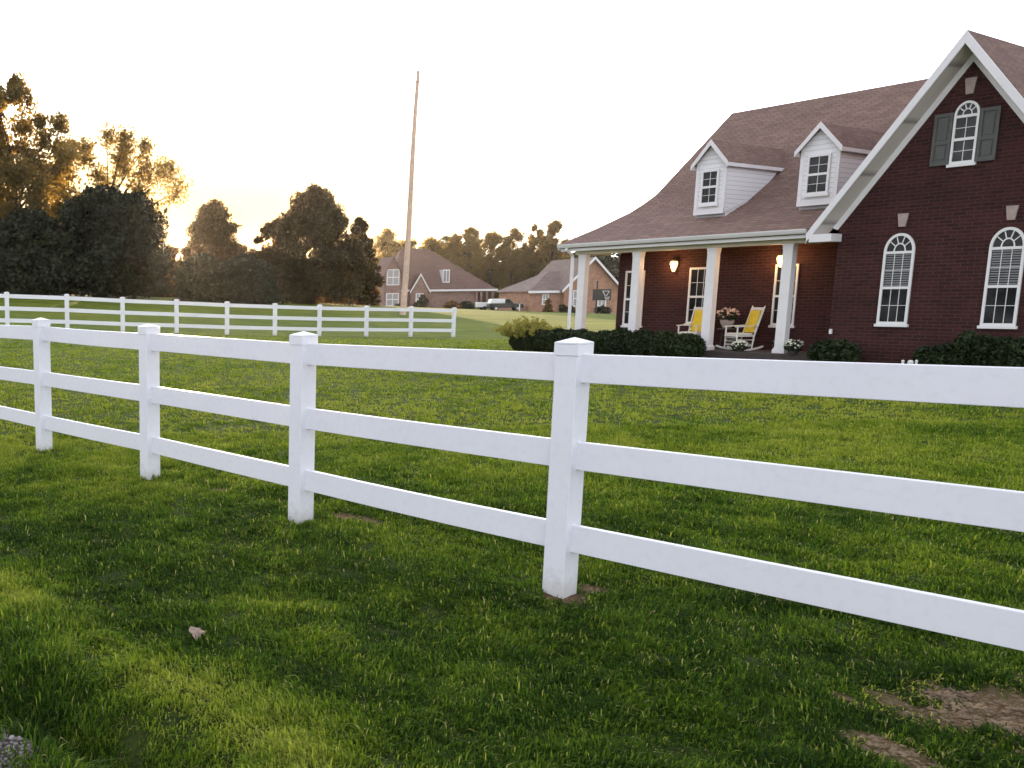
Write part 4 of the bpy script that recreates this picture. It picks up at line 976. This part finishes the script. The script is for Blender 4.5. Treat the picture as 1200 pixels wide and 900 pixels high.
# ------------------------------------------------------------------ haze volume, added to imitate veiling glare around the sun
hm = bpy.data.materials.new('haze'); hm.use_nodes = True; ht = hm.node_tree; ht.nodes.remove(ht.nodes['Principled BSDF'])
pv = ht.nodes.new('ShaderNodeVolumePrincipled'); pv.inputs['Color'].default_value = (.97,.90,.82,1); pv.inputs['Density'].default_value = HAZE; pv.inputs['Anisotropy'].default_value = .75
ht.links.new(pv.outputs[0], ht.nodes['Material Output'].inputs['Volume'])
o = MB().box(-3600, 3600, -3600, 3600, -8, 60).build('haze', hm); tag(o, kind='stuff', label='thin warm haze added over the fields and trees to imitate sun glare', cat='haze')
# ------------------------------------------------------------------ light
SUN_EL, SUN_AZ = math.radians(4.2), math.radians(2.5)        # azimuth from +Y toward +X
W = bpy.data.worlds.new('World'); S.world = W; W.use_nodes = True; nt = W.node_tree
bg_ = nt.nodes['Background']; sky = nt.nodes.new('ShaderNodeTexSky'); sky.sky_type = 'NISHITA'; sky.sun_disc = False
sky.sun_elevation = SUN_EL; sky.sun_rotation = SUN_AZ; sky.air_density = 1.0; sky.dust_density = 2.5; sky.ozone_density = 1.0
hsv = nt.nodes.new('ShaderNodeHueSaturation'); hsv.inputs['Saturation'].default_value = .14; hsv.inputs['Value'].default_value = 1.0
nt.links.new(sky.outputs[0], hsv.inputs['Color']); tint = nt.nodes.new('ShaderNodeMix'); tint.data_type = 'RGBA'; tint.blend_type = 'MULTIPLY'; tint.inputs[0].default_value = 1; tint.inputs[7].default_value = (.97,.98,1.08,1)
nt.links.new(hsv.outputs[0], tint.inputs[6])
def mth(op, a, b=None):
    m = nt.nodes.new('ShaderNodeMath'); m.operation = op
    for i, v in ((0, a), (1, b)):
        if v is None: continue
        if hasattr(v, 'links'): nt.links.new(v, m.inputs[i])
        else: m.inputs[i].default_value = v
    return m.outputs[0]
tc_ = nt.nodes.new('ShaderNodeTexCoord'); sx = nt.nodes.new('ShaderNodeSeparateXYZ'); nt.links.new(tc_.outputs['Generated'], sx.inputs[0])
az_ = mth('ARCTAN2', sx.outputs[0], sx.outputs[1])
dx_ = mth('MULTIPLY', mth('SUBTRACT', az_, SUN_AZ), .45); dz_ = mth('SUBTRACT', sx.outputs[2], .02)
rr_ = mth('SQRT', mth('ADD', mth('MULTIPLY', dx_, dx_), mth('MULTIPLY', dz_, dz_)))
rp = nt.nodes.new('ShaderNodeValToRGB'); el = rp.color_ramp.elements
while len(el) < 5: el.new(.5)
for e_, (p_, c_) in zip(el, ((0, (1,.48,.12)), (.08, (1,.62,.22)), (.13, (1,.80,.44)), (.20, (1,.94,.80)), (.28, (1,1,1)))): e_.position = p_; e_.color = (*c_, 1)
nt.links.new(rr_, rp.inputs[0])
cv = 1.15/(2**2.8)/.15
sc_ = nt.nodes.new('ShaderNodeVectorMath'); sc_.operation = 'SCALE'; sc_.inputs[3].default_value = cv; nt.links.new(rp.outputs[0], sc_.inputs[0])
mr = nt.nodes.new('ShaderNodeMapRange'); mr.interpolation_type = 'SMOOTHERSTEP'; mr.inputs[1].default_value = .0; mr.inputs[2].default_value = .30; mr.inputs[3].default_value = 1; mr.inputs[4].default_value = 0; nt.links.new(rr_, mr.inputs[0])
def vm(op, a, b):
    m = nt.nodes.new('ShaderNodeVectorMath'); m.operation = op
    for i, v in ((0, a), (1, b)):
        if hasattr(v, 'links'): nt.links.new(v, m.inputs[i])
        else: m.inputs[i].default_value = v
    return m.outputs[0]
# harmonic blend, so the bright sky eases into the warm band near the sun without an edge
mg = nt.nodes.new('ShaderNodeMix'); mg.data_type = 'VECTOR'; nt.links.new(mr.outputs[0], mg.inputs[0])
nt.links.new(vm('DIVIDE', (1,1,1), tint.outputs[2]), mg.inputs[4]); nt.links.new(vm('DIVIDE', (1,1,1), sc_.outputs[0]), mg.inputs[5])
nt.links.new(vm('DIVIDE', (1,1,1), mg.outputs[1]), bg_.inputs[0]); bg_.inputs[1].default_value = .15
sl = bpy.data.lights.new('sun', 'SUN'); sl.energy = 2.2; sl.angle = math.radians(.5); sl.color = (1,.72,.42)
so = bpy.data.objects.new('sun', sl); COL.objects.link(so)
sd = Vector((math.sin(SUN_AZ)*math.cos(SUN_EL), math.cos(SUN_AZ)*math.cos(SUN_EL), math.sin(SUN_EL)))
so.rotation_euler = sd.to_track_quat('Z', 'Y').to_euler()
S.view_settings.view_transform = 'Standard'; S.view_settings.look = 'None'; S.view_settings.gamma = 1; S.view_settings.exposure = 2.9
S.render.engine = 'CYCLES'; S.render.resolution_x = 1024; S.render.resolution_y = 768
S.cycles.max_bounces = 6; S.cycles.transparent_max_bounces = 8
